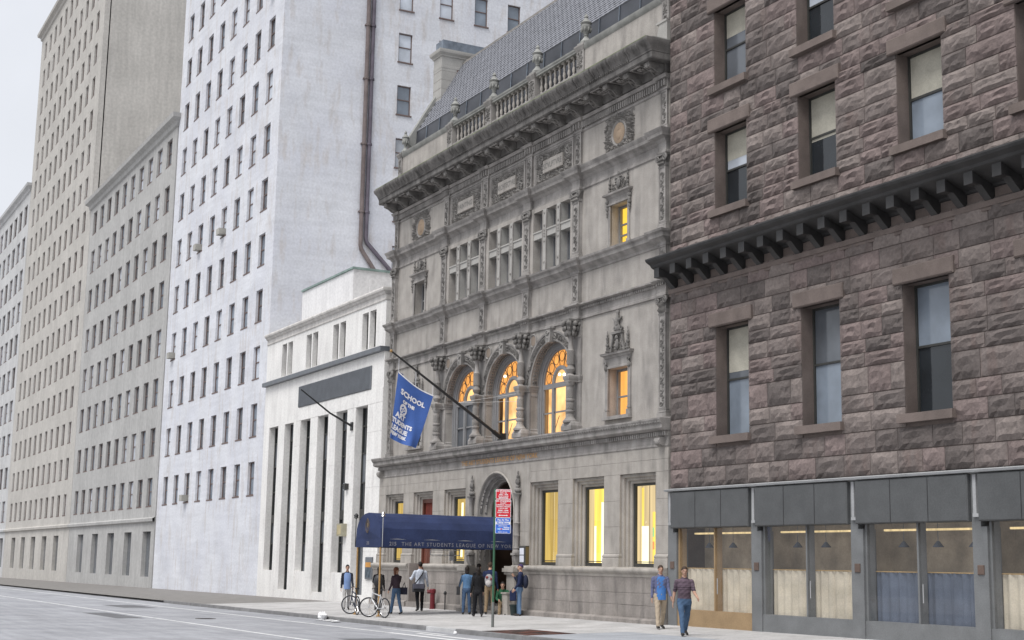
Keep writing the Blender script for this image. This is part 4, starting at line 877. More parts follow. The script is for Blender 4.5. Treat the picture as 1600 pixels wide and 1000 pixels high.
build(mb, 'panel_rib', GREYMETAL, pn, 0, kind='stuff')
for i, (a, b) in enumerate(tall):
    zb = .2 if i % 2 == 0 else 1.2; y = LY + .34
    f = MB(); f.box(a, a + .07, y, y + .1, zb, 9.02); f.box(b - .07, b, y, y + .1, zb, 9.02); f.box((a + b) / 2 - .03, (a + b) / 2 + .03, y + .01, y + .09, zb, 9.0)
    for z in (2.6, 4.0, 5.4, 6.8, 8.1): f.box(a + .07, b - .07, y + .015, y + .085, z, z + .07)
    for z in (4.0, ): f.box(a + .07, b - .07, y - .02, y + .08, z - .25, z + .2)
    w = build(f, 'tall_window', DARKFRAME, MB_, 0)
    for q in range(6):
        zz = [zb, 2.65, 4.2, 5.45, 6.85, 8.15, 9.0]; g = MB(); g.add([(a, y + .06, zz[q]), (b, y + .06, zz[q]), (b, y + .06, zz[q + 1]), (a, y + .06, zz[q + 1])], [(0, 1, 2, 3)]); build(g, 'pane', GLASS if (q + i) % 3 else GLASS_MID, w, 0)
for a, b in pairs:
    y = LY + .25; f = MB(); f.box(a, a + .06, y, y + .1, 11.72, 13.52); f.box(b - .06, b, y, y + .1, 11.72, 13.52); f.box(a + .06, b - .06, y + .01, y + .09, 12.55, 12.62); w = build(f, 'narrow_window', DARKFRAME, MB_, 0)
    g = MB(); g.add([(a, y + .06, 11.72), (b, y + .06, 11.72), (b, y + .06, 13.52), (a, y + .06, 13.52)], [(0, 1, 2, 3)]); build(g, 'pane', GLASS, w, 0)
mb = MB(); mb.box(-15, -7.3, 1.0, 9, LT - .2, 16.55); ph = build(mb, 'penthouse', PENT, MB_, 0)
mb = MB(); mb.sweep([(-15, 1.0), (-7.3, 1.0), (-7.3, 9)], [(0, 16.5), (.08, 16.52), (.08, 16.62), (-.4, 16.66)]); build(mb, 'copper_coping', COPPER, ph, 0)
mb = MB(); mb.bevbox(1.9, 2.7, -7.29 + .02, -7.1, 15.0, 16.1, .01); xf(mb, lambda x, y, z: (-7.29 - (y + 7.2) * .2, x, z)); build(mb, 'access_hatch', PENT, ph, 0)
# fittings on the low building, each fixed to it
mb = MB(); mb.bevbox(-1.92, -1.12, LY - .11, LY - .03, .95, 1.96, .03); cs = thing('poster_case', 'small framed poster case with orange picture on the white marble pier', 'poster case', (-1.5, LY, .9)); build(mb, 'frame', GREYMETAL, cs, 0)
mb = MB(); mb.box(-1.84, -1.2, LY - .116, LY - .112, 1.50, 1.72); build(mb, 'poster', pmat('orange_print', (.5, .25, .07)), cs, 0); mb = MB(); mb.box(-1.84, -1.2, LY - .116, LY - .112, 1.03, 1.49); build(mb, 'photograph', pmat('dark_print', (.08, .1, .12), var=.5, scale=5), cs, 0)
mb = MB(); mb.box(-5.2, -4.55, LY - .30, LY - .03, 2.92, 3.52); sb = thing('sign_box', 'small beige sign box projecting from white marble pier', 'sign', (-4.9, LY, 2.9)); build(mb, 'box', pmat('beige_enamel', (.34, .32, .24)), sb, 0); mb = MB(); mb.box(-5.12, -4.63, LY - .31, LY - .302, 3.0, 3.44); build(mb, 'face', pmat('tan_face', (.42, .36, .22)), sb, 0)
mb = MB(); mb.box(-4.75, -4.5, LY - .22, LY - .03, 5.15, 5.42); wl = thing('wall_lamp', 'boxy dark wall lamp on white marble pier', 'lamp', (-4.6, LY, 5.1)); build(mb, 'housing', DARKFRAME, wl, 0); mb = MB(); mb.box(-4.8, -4.74, LY - .2, LY - .05, 5.1, 5.45); build(mb, 'lens', GLASS_PALE, wl, 0)
mb = MB(); mb.tube([(-4.3, LY - .03, 8.15), (-4.3, -1.1, 8.72), (-4.3, -2.6, 9.75)], [.06, .045, .035], 8); fp2 = thing('bare_flagpole', 'short bare black flagpole slanting from the white marble building', 'flagpole', (-4.3, LY, 8.1)); build(mb, 'pole', IRON, fp2, 40); mb = MB(); mb.box(-4.42, -4.18, LY - .1, LY - .03, 7.95, 8.35); build(mb, 'bracket', IRON, fp2, 0)
# ---- painted brick apartment tower behind
BRICKW = pmat('white_painted_brick', (.63, .64, .675), var=.05, scale=.5, fine=.07, streak=.07, bump=.5, bscale=9, rough=.8, stretch=(.35, .35, 3.2), tint=(.585, .595, .64), stain=(.535, .515, .515))
TW = thing('apartment_tower', 'tall white painted brick apartment tower with rust brown drainpipes', 'building', (-29, 15, 0))
TX, TY0, TH = -18.0, .15, 50.0
cols_ = [8.02, 10.75, 13.18, 15.55, 18.2, 21.0]; rows_ = [18.68 + 3.37 * i - 3.37 * 4 for i in range(13)]
def tfn(x, y, z): return (TX - y, x, z)
mb = MB(); sheetwall(mb, TY0, 34, -1.5, TH, [(c - .46, c + .46, r, r + 1.86) for c in cols_ for r in rows_ if r > 15], 0, .22); xf(mb, tfn)
fcols = [TX - 2.2 - 2.75 * i for i in range(8)]
sheetwall(mb, TX - 23.5, TX, -1.5, TH, [(c - .6, c + .6, r, r + 1.9) for c in fcols for r in [5.4 + 3.37 * i for i in range(13)]], TY0, .25)
mb.add([(TX - 23.5, TY0, -1), (TX - 23.5, 34, -1), (TX - 23.5, 34, TH), (TX - 23.5, TY0, TH), (TX, TY0, TH), (TX, 34, TH), (TX, 34, -1)], [(0, 1, 2, 3), (3, 2, 5, 4), (1, 6, 5, 2)]); build(mb, 'wall', BRICKW, TW, 0)
SHOPG_ = pmat('beige_enamel_unit', (.36, .35, .32))
WPAINT = pmat('white_window_paint', (.6, .58, .56), var=.08); BROWNP = pmat('brown_window_paint', (.16, .12, .11), var=.1)
def win_proto(w, h, mats, par, name='window', rails=(.52,), bars=0):
    f = MB(); t = .06
    f.box(-w, -w + t, .10, .18, 0, h); f.box(w - t, w, .10, .18, 0, h); f.box(-w + t, w - t, .10, .18, h - t, h); f.box(-w + t, w - t, .10, .18, 0, t)
    for r in rails: f.box(-w + t, w - t, .11, .17, h * r - .03, h * r + .03)
    for b in range(bars):
        x = -w + 2 * w * (b + 1) / (bars + 1); f.box(x - .015, x + .015, .115, .165, h * .52, h)
    f.box(-w - .06, w + .06, -.07, .18, -.08, 0); return f
def pane_proto(w, h, z0=0.): g = MB(); g.add([(-w, .15, z0), (w, .15, z0), (w, .15, h), (-w, .15, h)], [(0, 1, 2, 3)]); return g
SKYGLASS = glass('sky_glass', (.52, .56, .62), .12); BLUEGLASS = glass('blue_grey_glass', (.20, .235, .28), .1)  # palest glass: sky reflection put into the pane colour
def mesh_of(mb, name, m): o = build(mb, name, m, None, 0); me = o.data; bpy.data.objects.remove(o); return me
wmesh = [mesh_of(win_proto(.46, 1.86, None, None, bars=b), 'window', m) for b, m in ((2, WPAINT), (0, BROWNP))]
pm = [mesh_of(pane_proto(.46, 1.86), 'pane', m) for m in (SKYGLASS, BLUEGLASS, GLASS_PALE)]
rnd = random.Random(12)
for c in cols_:
    for r in rows_:
        if r <= 15: continue
        k = rnd.random(); o = put(wmesh[1 if k < .8 else 0], 'window', (TX, c, r), TW, (0, 0, math.pi / 2)); q = bpy.data.objects.new('pane', pm[0 if r > 31 and c < 12 else int(rnd.random() * 2.99)]); COL.objects.link(q); q.parent = o
        q2 = None
wf = [mesh_of(win_proto(.6, 1.9, None, None), 'window', BROWNP)]; pf = [mesh_of(pane_proto(.6, 1.9), 'pane', m) for m in (SKYGLASS, BLUEGLASS, GLASS_MID)]
def front_window(par, me, x, y, z, panes, s=(1, 1, 1)):
    o = put(me, 'window', (x, y, z), par, scale=s); q = bpy.data.objects.new('pane', rnd.choice(panes)); COL.objects.link(q); q.parent = o
for c in fcols:
    for i in range(13):
        front_window(TW, wf[0], c, TY0 + .05, 5.4 + 3.37 * i, pf)
        if rnd.random() < .13: mb = MB(); mb.box(c - .32, c + .32, TY0 - .38, TY0 + .2, 5.46 + 3.37 * i, 5.86 + 3.37 * i); build(mb, 'air_conditioner', SHOPG_, TW, 0)
PIPE1 = pmat('rusty_brown_pipe', (.17, .14, .135), var=.2, scale=2); PIPE2 = pmat('violet_grey_pipe', (.13, .115, .14), var=.2, scale=2)
for (y0, dy, m, zb) in ((5.47, .62, PIPE1, 20.3), (5.80, .85, PIPE2, 20.75)):
    mb = MB(); pts = [(TX + .12, y0, TH), (TX + .12, y0, zb), (TX + .12, y0 + .06, zb - .25), (TX + .12, y0 + dy * 2.2, zb - 2.0), (TX + .12, y0 + dy * 4.4, zb - 3.8)]
    mb.tube(pts, .125, 10)
    p = build(mb, 'drainpipe', m, TW, 50)
    for z in (22.3, 26.5, 30.6, 34.0, 38):
        mb = MB(); mb.lathe([(.17, 0), (.17, .12)], (TX + .12, y0, z), 10); mb.box(TX, TX + .1, y0 - .2, y0 + .2, z, z + .08); build(mb, 'collar', m, p, 40)
# ---- rock-faced brownstone on the other side
BROWN = pmat('rock_faced_brownstone', (.155, .130, .121), var=.22, scale=.9, fine=.15, bump=.6, bscale=14, stain=(.15, .115, .105)); BROWN3 = pmat('sooty_brownstone', (.115, .098, .092), var=.25, scale=.9, fine=.15, bump=.6, bscale=14); BROWN4 = pmat('pale_brownstone', (.195, .165, .152), var=.2, scale=.9, fine=.15, bump=.6, bscale=14); BROWN2 = pmat('pinkish_brownstone', (.175, .138, .130), var=.22, scale=.9, fine=.15, bump=.6, bscale=14)
BROWN_D = pmat('dressed_brownstone', (.155, .125, .112), var=.15, bump=.3); BLACKIRON = pmat('black_painted_cornice', (.035, .034, .034), var=.3, rough=.5, spec=.4, bump=.1)
BS = thing('brownstone_building', 'dark reddish brownstone apartment house of rough rock faced blocks with a black bracketed cornice', 'building', (33, 0, 0))
BX0, BX1, BY = 22.97, 44.0, .06
bw = [(x - .8, x + .8) for x in (26.2, 30.2, 34.2, 38.2, 42.2)]; bz = [(5.6, 8.9), (12.5, 15.0), (16.4, 18.9), (20.4, 22.9)]
holes = [(a, b, c, d) for a, b in bw for c, d in bz]
mb = MB(); sheetwall(mb, BX0 + .02, BX1, 3.9, 26, [(a, b, c, d) for a, b, c, d in holes], BY, .55); mb.add([(BX0 + .02, BY, -1), (BX0 + .02, 16, -1), (BX0 + .02, 16, 26), (BX0 + .02, BY, 26), (BX1, BY, 26), (BX1, 16, 26), (BX1, 16, -1), (BX1, BY, -1)], [(0, 1, 2, 3), (3, 2, 5, 4), (4, 5, 6, 7)]); mb.box(BX0 + .1, BX1, .7, .75, 4, 26); build(mb, 'wall', BROWN_D, BS, 0)
def rough_block(seed):
    rn = random.Random(seed); n, m = 6, 4; mb = MB(); vs = []
    for j in range(m + 1):
        for i in range(n + 1):
            x, z = i / n - .5, j / m - .5; edge = i in (0, n) or j in (0, m)
            y = -.0 if edge else -(.055 + rn.uniform(-.03, .035)); vs.append((x * .985 + (0 if edge else rn.uniform(-.04, .04)), y, z * .95 + (0 if edge else rn.uniform(-.06, .06))))
    mb.add(vs, [(j * (n + 1) + i, j * (n + 1) + i + 1, (j + 1) * (n + 1) + i + 1, (j + 1) * (n + 1) + i) for j in range(m) for i in range(n)])
    rim = [i for i in range(n + 1)] + [(j * (n + 1) + n) for j in range(1, m + 1)] + [m * (n + 1) + i for i in range(n - 1, -1, -1)] + [j * (n + 1) for j in range(m - 1, 0, -1)]
    k = len(rim); mb.add([vs[i] for i in rim] + [(vs[i][0], .06, vs[i][2]) for i in rim], [(i, i + k, (i + 1) % k + k, (i + 1) % k) for i in range(k)]); return mb
rb = [mesh_of(rough_block(s), 'stone_block', (BROWN, BROWN2, BROWN3, BROWN, BROWN4, BROWN2, BROWN3, BROWN, BROWN2, BROWN4)[s]) for s in range(10)]
jl = [4.15, 4.73, 5.29, 5.81, 6.27, 6.97, 7.34, 7.70, 8.19, 8.55, 8.98, 9.45, 9.97, 10.5]; ju = [11.3, 11.83, 12.36, 12.71, 13.11, 13.47, 13.94, 14.43, 14.89, 15.19, 15.64, 16.14, 16.61, 17.17, 17.65, 18.18, 18.68, 19.14, 19.54, 19.95, 20.4, 20.9, 21.3, 21.8, 22.3, 22.9, 23.4, 23.9]
blocks = []; rnd = random.Random(21)
for js in (jl, ju):
    for r, (z0, z1) in enumerate(zip(js, js[1:])):
        spans = []; x = BX0
        cuts = sorted((a, b) for a, b, c, d in holes if not (z1 <= c + .05 or z0 >= d - .05))
        for a, b in cuts: spans.append((x, a)); x = b
        spans.append((x, BX1))
        for a, b in spans:
            x = a; first = True
            while x < b - .01:
                ln = rnd.uniform(.75, 1.25) if not (first and a == BX0) else (.62 if r % 2 else .95)
                first = False
                if b - x - ln < .45: ln = b - x
                blocks.append((x, x + ln, z0, z1)); x += ln
cpos = cam.matrix_world.translation
def shown(b): return (b[0] < 24.2, b[1] < 37.6 and b[3] < 1.75 + 860 / 2250 * (Vector(((b[0] + b[1]) / 2, 0, 0)) - cpos).length * .98, -(Vector(((b[0] + b[1]) / 2, 0, 0)) - cpos).length)
blocks.sort(key=shown, reverse=True)
rest = MB()
for i, (a, b, c, d) in enumerate(blocks):
    s = rnd.randrange(10); loc = ((a + b) / 2, BY - .025, (c + d) / 2); sc = (b - a, 1, d - c)
    if i < 300: put(rb[s], 'stone_block', loc, BS, scale=sc)
    else: me = rb[s]; rest.add([(v.co.x * sc[0] + loc[0], v.co.y + loc[1], v.co.z * sc[2] + loc[2]) for v in me.vertices], [tuple(p.vertices) for p in me.polygons], (0, 1, 2, 0, 3, 1, 2, 0, 1, 3)[s])
build(rest, 'stone_block', [BROWN, BROWN2, BROWN3, BROWN4], BS, 0, kind='stuff')
for a, b, c, d in holes:
    f = win_proto((b - a) / 2, d - c, None, None); xf(f, lambda x, y, z: (x + (a + b) / 2, y + BY + .28, z + c)); w = build(f, 'sash_window', DARKFRAME, BS, 0)
    g = pane_proto((b - a) / 2, d - c); xf(g, lambda x, y, z: (x + (a + b) / 2, y + BY + .28, z + c)); zs = (d - c) * .52; g.v = [(x, y, min(z, c + zs)) for x, y, z in g.v]; build(g, 'pane', rnd.choice((BLUEGLASS, GLASS_MID, GLASS)), w, 0)
    g = pane_proto((b - a) / 2, d - c, zs + .01); xf(g, lambda x, y, z: (x + (a + b) / 2, y + BY + .28, z + c)); build(g, 'pane', rnd.choice((BLUEGLASS, GLASS_MID, SKYGLASS)), w, 0)
    if rnd.random() < .6: g = pane_proto((b - a) / 2 - .06, d - c - .06, (d - c) * rnd.uniform(.45, .8)); xf(g, lambda x, y, z: (x + (a + b) / 2, y + BY + .274, z + c)); build(g, 'roller_blind', CREAMBLIND, w, 0)
    g = MB(); g.box(a - .15, b + .15, BY - .2, BY + .25, c - .22, c); build(g, 'sill', BROWN_D, w, 0)
    g = MB(); g.bevbox(a - .25, b + .25, BY - .14, BY + .1, d, d + .42, .03); build(g, 'lintel', BROWN_D, w, 0)
# black bracketed cornice above the lower storeys
mb = MB(); mb.sweep([(BX0 + .1, .3), (BX0 + .1, BY), (BX1, BY)], [(0, 10.72), (.05, 10.74), (.08, 10.8), (.74, 11.02), (.80, 11.06), (.84, 11.12), (.98, 11.20), (1.02, 11.26), (1.02, 11.30), (-.3, 11.42)], [.05, 1]); co = build(mb, 'black_cornice', BLACKIRON, BS, 20)
br = MB(); br.prism([(BY, 10.45), (BY - .10, 10.42), (BY - .25, 10.55), (BY - .42, 10.72), (BY - .62, 10.80), (BY - .70, 10.86), (BY - .70, 11.08), (BY, 11.08)], 'x', -.11, .11); br.box(-.14, .14, BY - .74, BY - .5, 10.72, 11.09)
bo = None; x = BX0 + .28
while x < BX1:
    if bo is None: bo = build(br, 'bracket', BLACKIRON, BS, 30); bo.location = (x, 0, 0)
    else: put(bo, 'bracket', (x, 0, 0), BS)
    x += .88
mb = MB(); mb.box(BX0 + .02, BX1, BY - .12, BY + .05, 10.28, 10.42); mb.box(BX0 + .02, BX1, BY - .08, BY + .05, 10.2, 10.28); build(mb, 'stone_band', BROWN_D, BS, 0)
# grey shopfront at street level
SHOPG = pmat('grey_shopfront', (.16, .165, .168), var=.12, rough=.6); SHOPD = pmat('dark_shop_fascia', (.085, .088, .09), var=.1, rough=.5); BRASSR = pmat('brass_rail', (.4, .27, .12), rough=.4); SHOPIN = pmat('shop_interior_wall', (.30, .25, .19), emit=.07, var=.3, scale=1.5); SHOPGOODS = [pmat('display_' + a, c) for a, c in (('cream', (.5, .45, .36)), ('rust', (.25, .1, .06)), ('slate', (.1, .12, .16)))]
SHOPL = pmat('pale_shop_trim', (.34, .345, .35), var=.1)
for i in range(5):
    x0 = BX0 + .02 + i * 4.2; x1 = x0 + 4.2
    mb = MB(); mb.box(x0, x0 + .46, BY - .13, BY + .3, -.5, 2.80); mb.box(x0, x0 + .28, BY - .13, BY + .3, 2.80, 4.10); sf = build(mb, 'shopfront', SHOPG, BS, 0)
    mb = MB(); mb.bevbox(x0 + .30, x1 - .01, BY - .25, BY + .2, 2.92, 4.02, .03); build(mb, 'fascia', SHOPD, sf, 0)
    mb = MB(); mb.sweep([(x0, BY), (x1, BY)], [(.1, 4.03), (.28, 4.05), (.3, 4.1), (.1, 4.14)]); mb.box(x0 + .1, x0 + .2, BY - .18, BY - .12, 3.1, 4.0); mb.box(x0 + .1, x0 + .28, BY - .2, BY - .12, 3.02, 3.1); build(mb, 'trim', SHOPL, sf, 20)
    mb = MB(); mb.add([(x0 + .5, BY - .02, .5), (x1, BY - .02, .5), (x1, BY - .02, 2.93), (x0 + .5, BY - .02, 2.93)], [(0, 1, 2, 3)]); build(mb, 'shop_glass', CLEAR, sf, 0)
    mb = MB(); mb.add([(x0 - .6, 1.3, -.5), (x1, 1.3, -.5), (x1, 1.3, 3.2), (x0 - .6, 1.3, 3.2), (x0 - .6, BY, 3.2), (x1, BY, 3.2)], [(0, 1, 2, 3), (3, 2, 5, 4)]); mb.box(x1 - .05, x1, BY, 1.3, -.5, 3.2); build(mb, 'shop_interior', SHOPIN, sf, 0)  # interior wall glows faintly: room light put into its material
    mb = MB(); mb.bridge([[(x0 + .5 + t * (x1 - x0 - .5) / 60, .32 + .035 * math.sin(t * 1.25) + .015 * math.sin(t * 3.1), z) for t in range(61)] for z in (.45, 1.72)]); build(mb, 'half_curtain', SHOPGOODS[i % 3 if i % 3 != 1 else 0], sf, 60)
    mb = MB(); mb.tube([(x0 + .5, .3, 1.73), (x1, .3, 1.73)], .015, 6); build(mb, 'curtain_rail', BRASSR, sf, 40)
    for q in range(3): mb = MB(); u = x0 + 1.1 + q * 1.2; mb.tube([(u, .7, 3.1), (u, .7, 2.5)], .01, 4); mb.lathe([(.03, 2.5), (.14, 2.36), (.13, 2.35)], (u, .7, 0), 10); build(mb, 'pendant_lamp', SHOPGOODS[2], sf, 40)
    for q in (1, 2): mb = MB(); mb.box(x0 + .3 + q * 1.3, x0 + .32 + q * 1.3, BY - .256, BY - .24, 2.94, 4.0); build(mb, 'fascia_joint', IRON, sf, 0)
    mb = MB(); mb.box(x0 + .6, x1 - .1, .5, .6, 2.75, 2.8); build(mb, 'shop_light', CURTAINLIT, sf, 0)
    mb = MB(); mb.tube([(x0 + 2.52, BY - .1, 1.0), (x0 + 2.52, BY - .1, 1.45)], .015, 6); build(mb, 'door_handle', SHOPL, sf, 40)
    mb = MB(); mb.box(x0 + .46, x1, BY - .1, BY + .2, -.5, .5); mb.box(x0 + .46, x0 + .53, BY - .06, BY + .2, .5, 2.92); mb.box(x0 + 2.3, x0 + 2.36, BY - .06, BY + .2, .5, 2.92); build(mb, 'shop_frame', pmat('tan_frame', (.30, .21, .12), var=.1) if i == 0 else SHOPG, sf, 0)
    mb = MB(); mb.bevbox(x0 + .14, x0 + .34, BY - .16, BY - .13, 1.70, 1.92, .01); build(mb, 'plaque', pmat('bronze_plaque', (.12, .085, .07)), sf, 0)
# ---- further houses down the street
def row_house(name, label, x0, x1, h, col, fl, pitch, ww, hh, y=.1, base=4.5, shop=True):
    m = pmat(name + '_wall', col, var=.08, scale=.3, streak=.1); t = thing(name, label, 'building', ((x0 + x1) / 2, 6, 0)); n = int((x1 - x0 - 1) / pitch); xs = [x0 + (x1 - x0 - n * pitch) / 2 + (i + .5) * pitch for i in range(n)]
    zs = []; z = base + .9
    while z + hh + 1 < h: zs.append(z); z += fl
    mb = MB(); hs = [(x - ww / 2, x + ww / 2, z, z + hh) for x in xs for z in zs]
    sheetwall(mb, x0, x1, base, h, hs, y, .3); sheetwall(mb, x0, x1, -2, base, [(x - pitch * .4, x + pitch * .4, .4, base - .9) for x in xs[1::2]], y, .4)
    mb.add([(x0, y, -2), (x0, 20, -2), (x0, 20, h), (x0, y, h), (x1, y, h), (x1, 20, h), (x1, 20, -2), (x1, y, -2)], [(0, 1, 2, 3), (3, 2, 5, 4), (4, 5, 6, 7)]); mb.box(x0, x1, y + .5, y + .6, -2, h - .2); build(mb, 'wall', m, t, 0)
    fm = mesh_of(win_proto(ww / 2, hh, None, None), 'window', BROWNP); pp = [mesh_of(pane_proto(ww / 2, hh), 'pane', g) for g in (SKYGLASS, BLUEGLASS, GLASS_MID)]
    for x in xs:
        for z in zs: front_window(t, fm, x, y + .06, z, pp)
    for x in xs[1::2]:
        g = MB(); g.add([(x - pitch * .4, y + .3, .4), (x + pitch * .4, y + .3, .4), (x + pitch * .4, y + .3, base - .9), (x - pitch * .4, y + .3, base - .9)], [(0, 1, 2, 3)]); build(g, 'shop_window', GLASS_MID, t, 0)
    mb = MB(); mb.sweep([(x0, 20), (x0, y), (x1, y), (x1, 20)], [(0, h - .9), (.15, h - .8), (.2, h - .5), (.5, h - .3), (.55, h), (-.4, h + .1)]); build(mb, 'cornice', m, t, 20)
    mb = MB(); mb.sweep([(x0, y), (x1, y)], [(0, base - .3), (.18, base - .2), (.2, base), (0, base + .1)]); build(mb, 'string_course', m, t, 20)
row_house('limestone_office', 'grey limestone office block standing next beyond the white brick tower', -72, -41.6, 34, (.40, .395, .385), 3.6, 2.9, 1.5, 2.0)
row_house('buff_hotel', 'tall buff hotel block down the street behind the limestone office', -108, -72.1, 62, (.46, .44, .41), 3.3, 3.0, 1.3, 1.9)
row_house('pale_loft', 'pale grey loft building at the far end of the street', -160, -108.1, 44, (.5, .5, .5), 3.8, 3.6, 2.2, 2.3)
# ---------------------------------------------------------------- things in the street
NAVY = pmat('navy_canvas', (.024, .036, .092), var=.2, scale=1.2, rough=.75, bump=.15, bscale=30, spec=.25); NAVY_D = pmat('navy_canvas_lining', (.03, .04, .09), var=.1, rough=.85)
BRASS = pmat('brass', (.42, .26, .11), var=.2, rough=.4, metal=.3); CHROME = pmat('chrome', (.55, .55, .56), rough=.2, metal=1.0, var=.05, bump=0); SILVERLET = pmat('silver_lettering', (.23, .23, .265), var=.05, bump=0)
CA = thing('entrance_canopy', 'long navy blue canvas entrance canopy with silver lettering reaching to the kerb', 'canopy', (DX, -2.5, 0))
CX, CW, CZ0, CZ1, CY0, CY1 = 11.06, 1.2, 2.56, 3.52, -5.16, .22
prof = [(-CW, CZ0)] + [(-CW * math.cos(R(180 * i / 10)), CZ0 + .02 + (CZ1 - CZ0 - .02) * math.sin(R(180 * i / 10)) ** .8) for i in range(1, 10)] + [(CW, CZ0)]
mb = MB(); ys = [CY0 + (CY1 - CY0) * i / 8 for i in range(9)]
for j, (a, b) in enumerate(zip(prof, prof[1:])):
    loops = []
    for i, y in enumerate(ys):
        k = .012 if i % 2 else 0; loops.append([(CX + a[0] * (1 - k), y, a[1] - k), (CX + b[0] * (1 - k), y, b[1] - k)])
    mb.bridge(loops)
build(mb, 'canopy_cover', NAVY, CA, 0)
mb = MB(); n = len(prof); mb.add([(CX + p[0], CY0, p[1]) for p in prof] + [(CX, CY0 - .05, CZ0 + .35)], [(i, i + 1, n) for i in range(n - 1)]); mb.add([(CX - CW, CY0, CZ0), (CX + CW, CY0, CZ0), (CX, CY0 - .05, CZ0 + .35)], [(0, 1, 2)]); ef = build(mb, 'end_panel', NAVY, CA, 30)
mb = MB()                                                         # emblem on the end
for r in (.17, .13): mb.tube([(CX + r * math.cos(t * .2618), CY0 - .045, CZ0 + .48 + r * 1.5 * math.sin(t * .2618)) for t in range(25)], .007, 4)
mb.ball((CX, CY0 - .04, CZ0 + .5), (.07, .02, .1), 8, 6); mb.tube([(CX, CY0 - .045, CZ0 + .24), (CX, CY0 - .045, CZ0 + .76)], .01, 4); build(mb, 'emblem', pmat('dull_gold', (.16, .12, .07)), ef, 0)
mb = MB(); letters(mb, '215', .16, lambda a, b: (CX + a, CY0 - .008, CZ0 - .19 + b), bold=.004); build(mb, 'lettering', SILVERLET, ef, 0)
mb = MB(); vz = CZ0 - .29
mb.add([(CX - CW, CY0, CZ0), (CX + CW, CY0, CZ0), (CX + CW, CY0, vz), (CX - CW, CY0, vz)], [(0, 1, 2, 3)])
build(mb, 'end_valance', NAVY, CA, 0)
for s in (-1, 1):
    mb = MB(); lp = []
    for i in range(25):
        y = CY0 + (CY1 - CY0) * i / 24; w = .012 * math.sin(i * 1.9); lp.append([(CX + s * (CW + .002), y, CZ0 + .0), (CX + s * (CW + .01 + w * .5), y, CZ0 - .15), (CX + s * (CW + .006 + w), y, vz)])
    mb.bridge(lp); v_ = build(mb, 'side_valance', NAVY_D if s < 0 else NAVY, CA, 40)
    if s > 0:
        mb = MB(); letters(mb, '215', .19, lambda a, b: (CX + CW + .025, -4.70 + a, CZ0 - .225 + b), bold=.003); letters(mb, 'THE ART STUDENTS LEAGUE OF NEW YORK', .19, lambda a, b: (CX + CW + .025, -2.06 + a, CZ0 - .225 + b), sx=1.0, bold=.001, space=1.24); build(mb, 'lettering', SILVERLET, v_, 0)
mb = MB(); mb.add([(CX + p[0] * .96, y, p[1] - .03) for y in (CY0 + .05, CY1) for p in prof], [(i, i + 1, n + i + 1, n + i) for i in range(n - 1)]); build(mb, 'lining', NAVY_D, CA, 0)
mb = MB()
for y in (CY0 + .03, -2.6, -.3):
    for z in (CZ0, ): mb.tube([(CX - CW + .02, y, z), (CX + CW - .02, y, z)], .022, 6)
for s in (-1, 1): mb.tube([(CX + s * (CW - .03), CY0, CZ0), (CX + s * (CW - .03), CY1, CZ0)], .022, 6)
build(mb, 'pipe_frame', pmat('galvanised_pipe', (.4, .4, .4), metal=.5, rough=.4), CA, 40)
for s in (-1, 1):
    mb = MB(); x = CX + s * (CW - .1); mb.tube([(x, CY0 + .04, gz(x, CY0) - .02), (x, CY0 + .04, CZ0 + .1)], .034, 10); mb.lathe([(.09, 0), (.09, .03), (.05, .05)], (x, CY0 + .04, gz(x, CY0)), 10); build(mb, 'post', BRASS, CA, 50)
    mb = MB(); x = CX + s * (CW + .10); mb.tube([(x, CY0 + .02, CZ0 - .28), (x, CY0 + .02, CZ1 - .18)], .016, 6); mb.lathe([(.02, CZ1 - .2), (.09, CZ1 - .16), (.07, CZ1 - .12), (.09, CZ1 - .08), (.03, CZ1 - .0)], (x, CY0 + .02, 0), 10); build(mb, 'finial_rod', CHROME if s > 0 else IRON, CA, 40)
mb = MB(); wx = CX - CW + .3
for a, b, c, d in ((-2.26, -1.0, 2.22, 2.25), (-2.26, -1.0, 2.03, 2.06), (-2.26, -2.23, 2.06, 2.22), (-1.03, -1.0, 2.06, 2.22), (-1.45, -1.27, 1.84, 2.2)): mb.box(wx, wx + .03, a, b, c, d)
build(mb, 'hanging_frame', pmat('white_enamel', (.75, .75, .75), bump=0), CA, 0)
# ---- flagpole and banner
FPX = 11.2; fb, ft = Vector((FPX, .22, 6.50)), Vector((FPX, -4.55, 9.53)); FP = thing('flagpole', 'long black flagpole slanting out above the entrance cornice', 'flagpole', tuple(fb))
mb = MB(); mb.tube([fb, fb.lerp(ft, .5), ft], [.062, .052, .032], 10); build(mb, 'pole', IRON, FP, 50)
mb = MB(); mb.ball(ft, .06, 8, 6); build(mb, 'finial', BRASS, FP, 60)
mb = MB(); mb.box(FPX - .14, FPX + .14, .05, .30, 6.43, 6.50); mb.box(FPX - .1, FPX - .06, .1, .3, 6.5, 6.72); mb.box(FPX + .06, FPX + .1, .1, .3, 6.5, 6.72); mb.tube([fb.lerp(ft, -.01), fb.lerp(ft, .09)], .085, 10); build(mb, 'bracket', IRON, FP, 40)
mb = MB(); p0 = fb.lerp(ft, .42); mb.tube([p0, (12.9, .12, 8.12)], .007, 5); mb.tube([p0, (12.0, .40, 7.9)], .007, 5); build(mb, 'guy_wire', pmat('pale_rope', (.62, .60, .57)), FP, 40)
FLAGB = pmat('royal_blue_nylon', (.058, .13, .40), var=.08, scale=2.5, rough=.6, bump=.1, bscale=6, spec=.3, obj=True); FLAGW = pmat('white_applique', (.78, .79, .83), var=.03, bump=0)
FL = thing('banner_flag', 'royal blue banner with white lettering hanging from the slanting black flagpole', 'flag', (FPX, -3.5, 7.0))
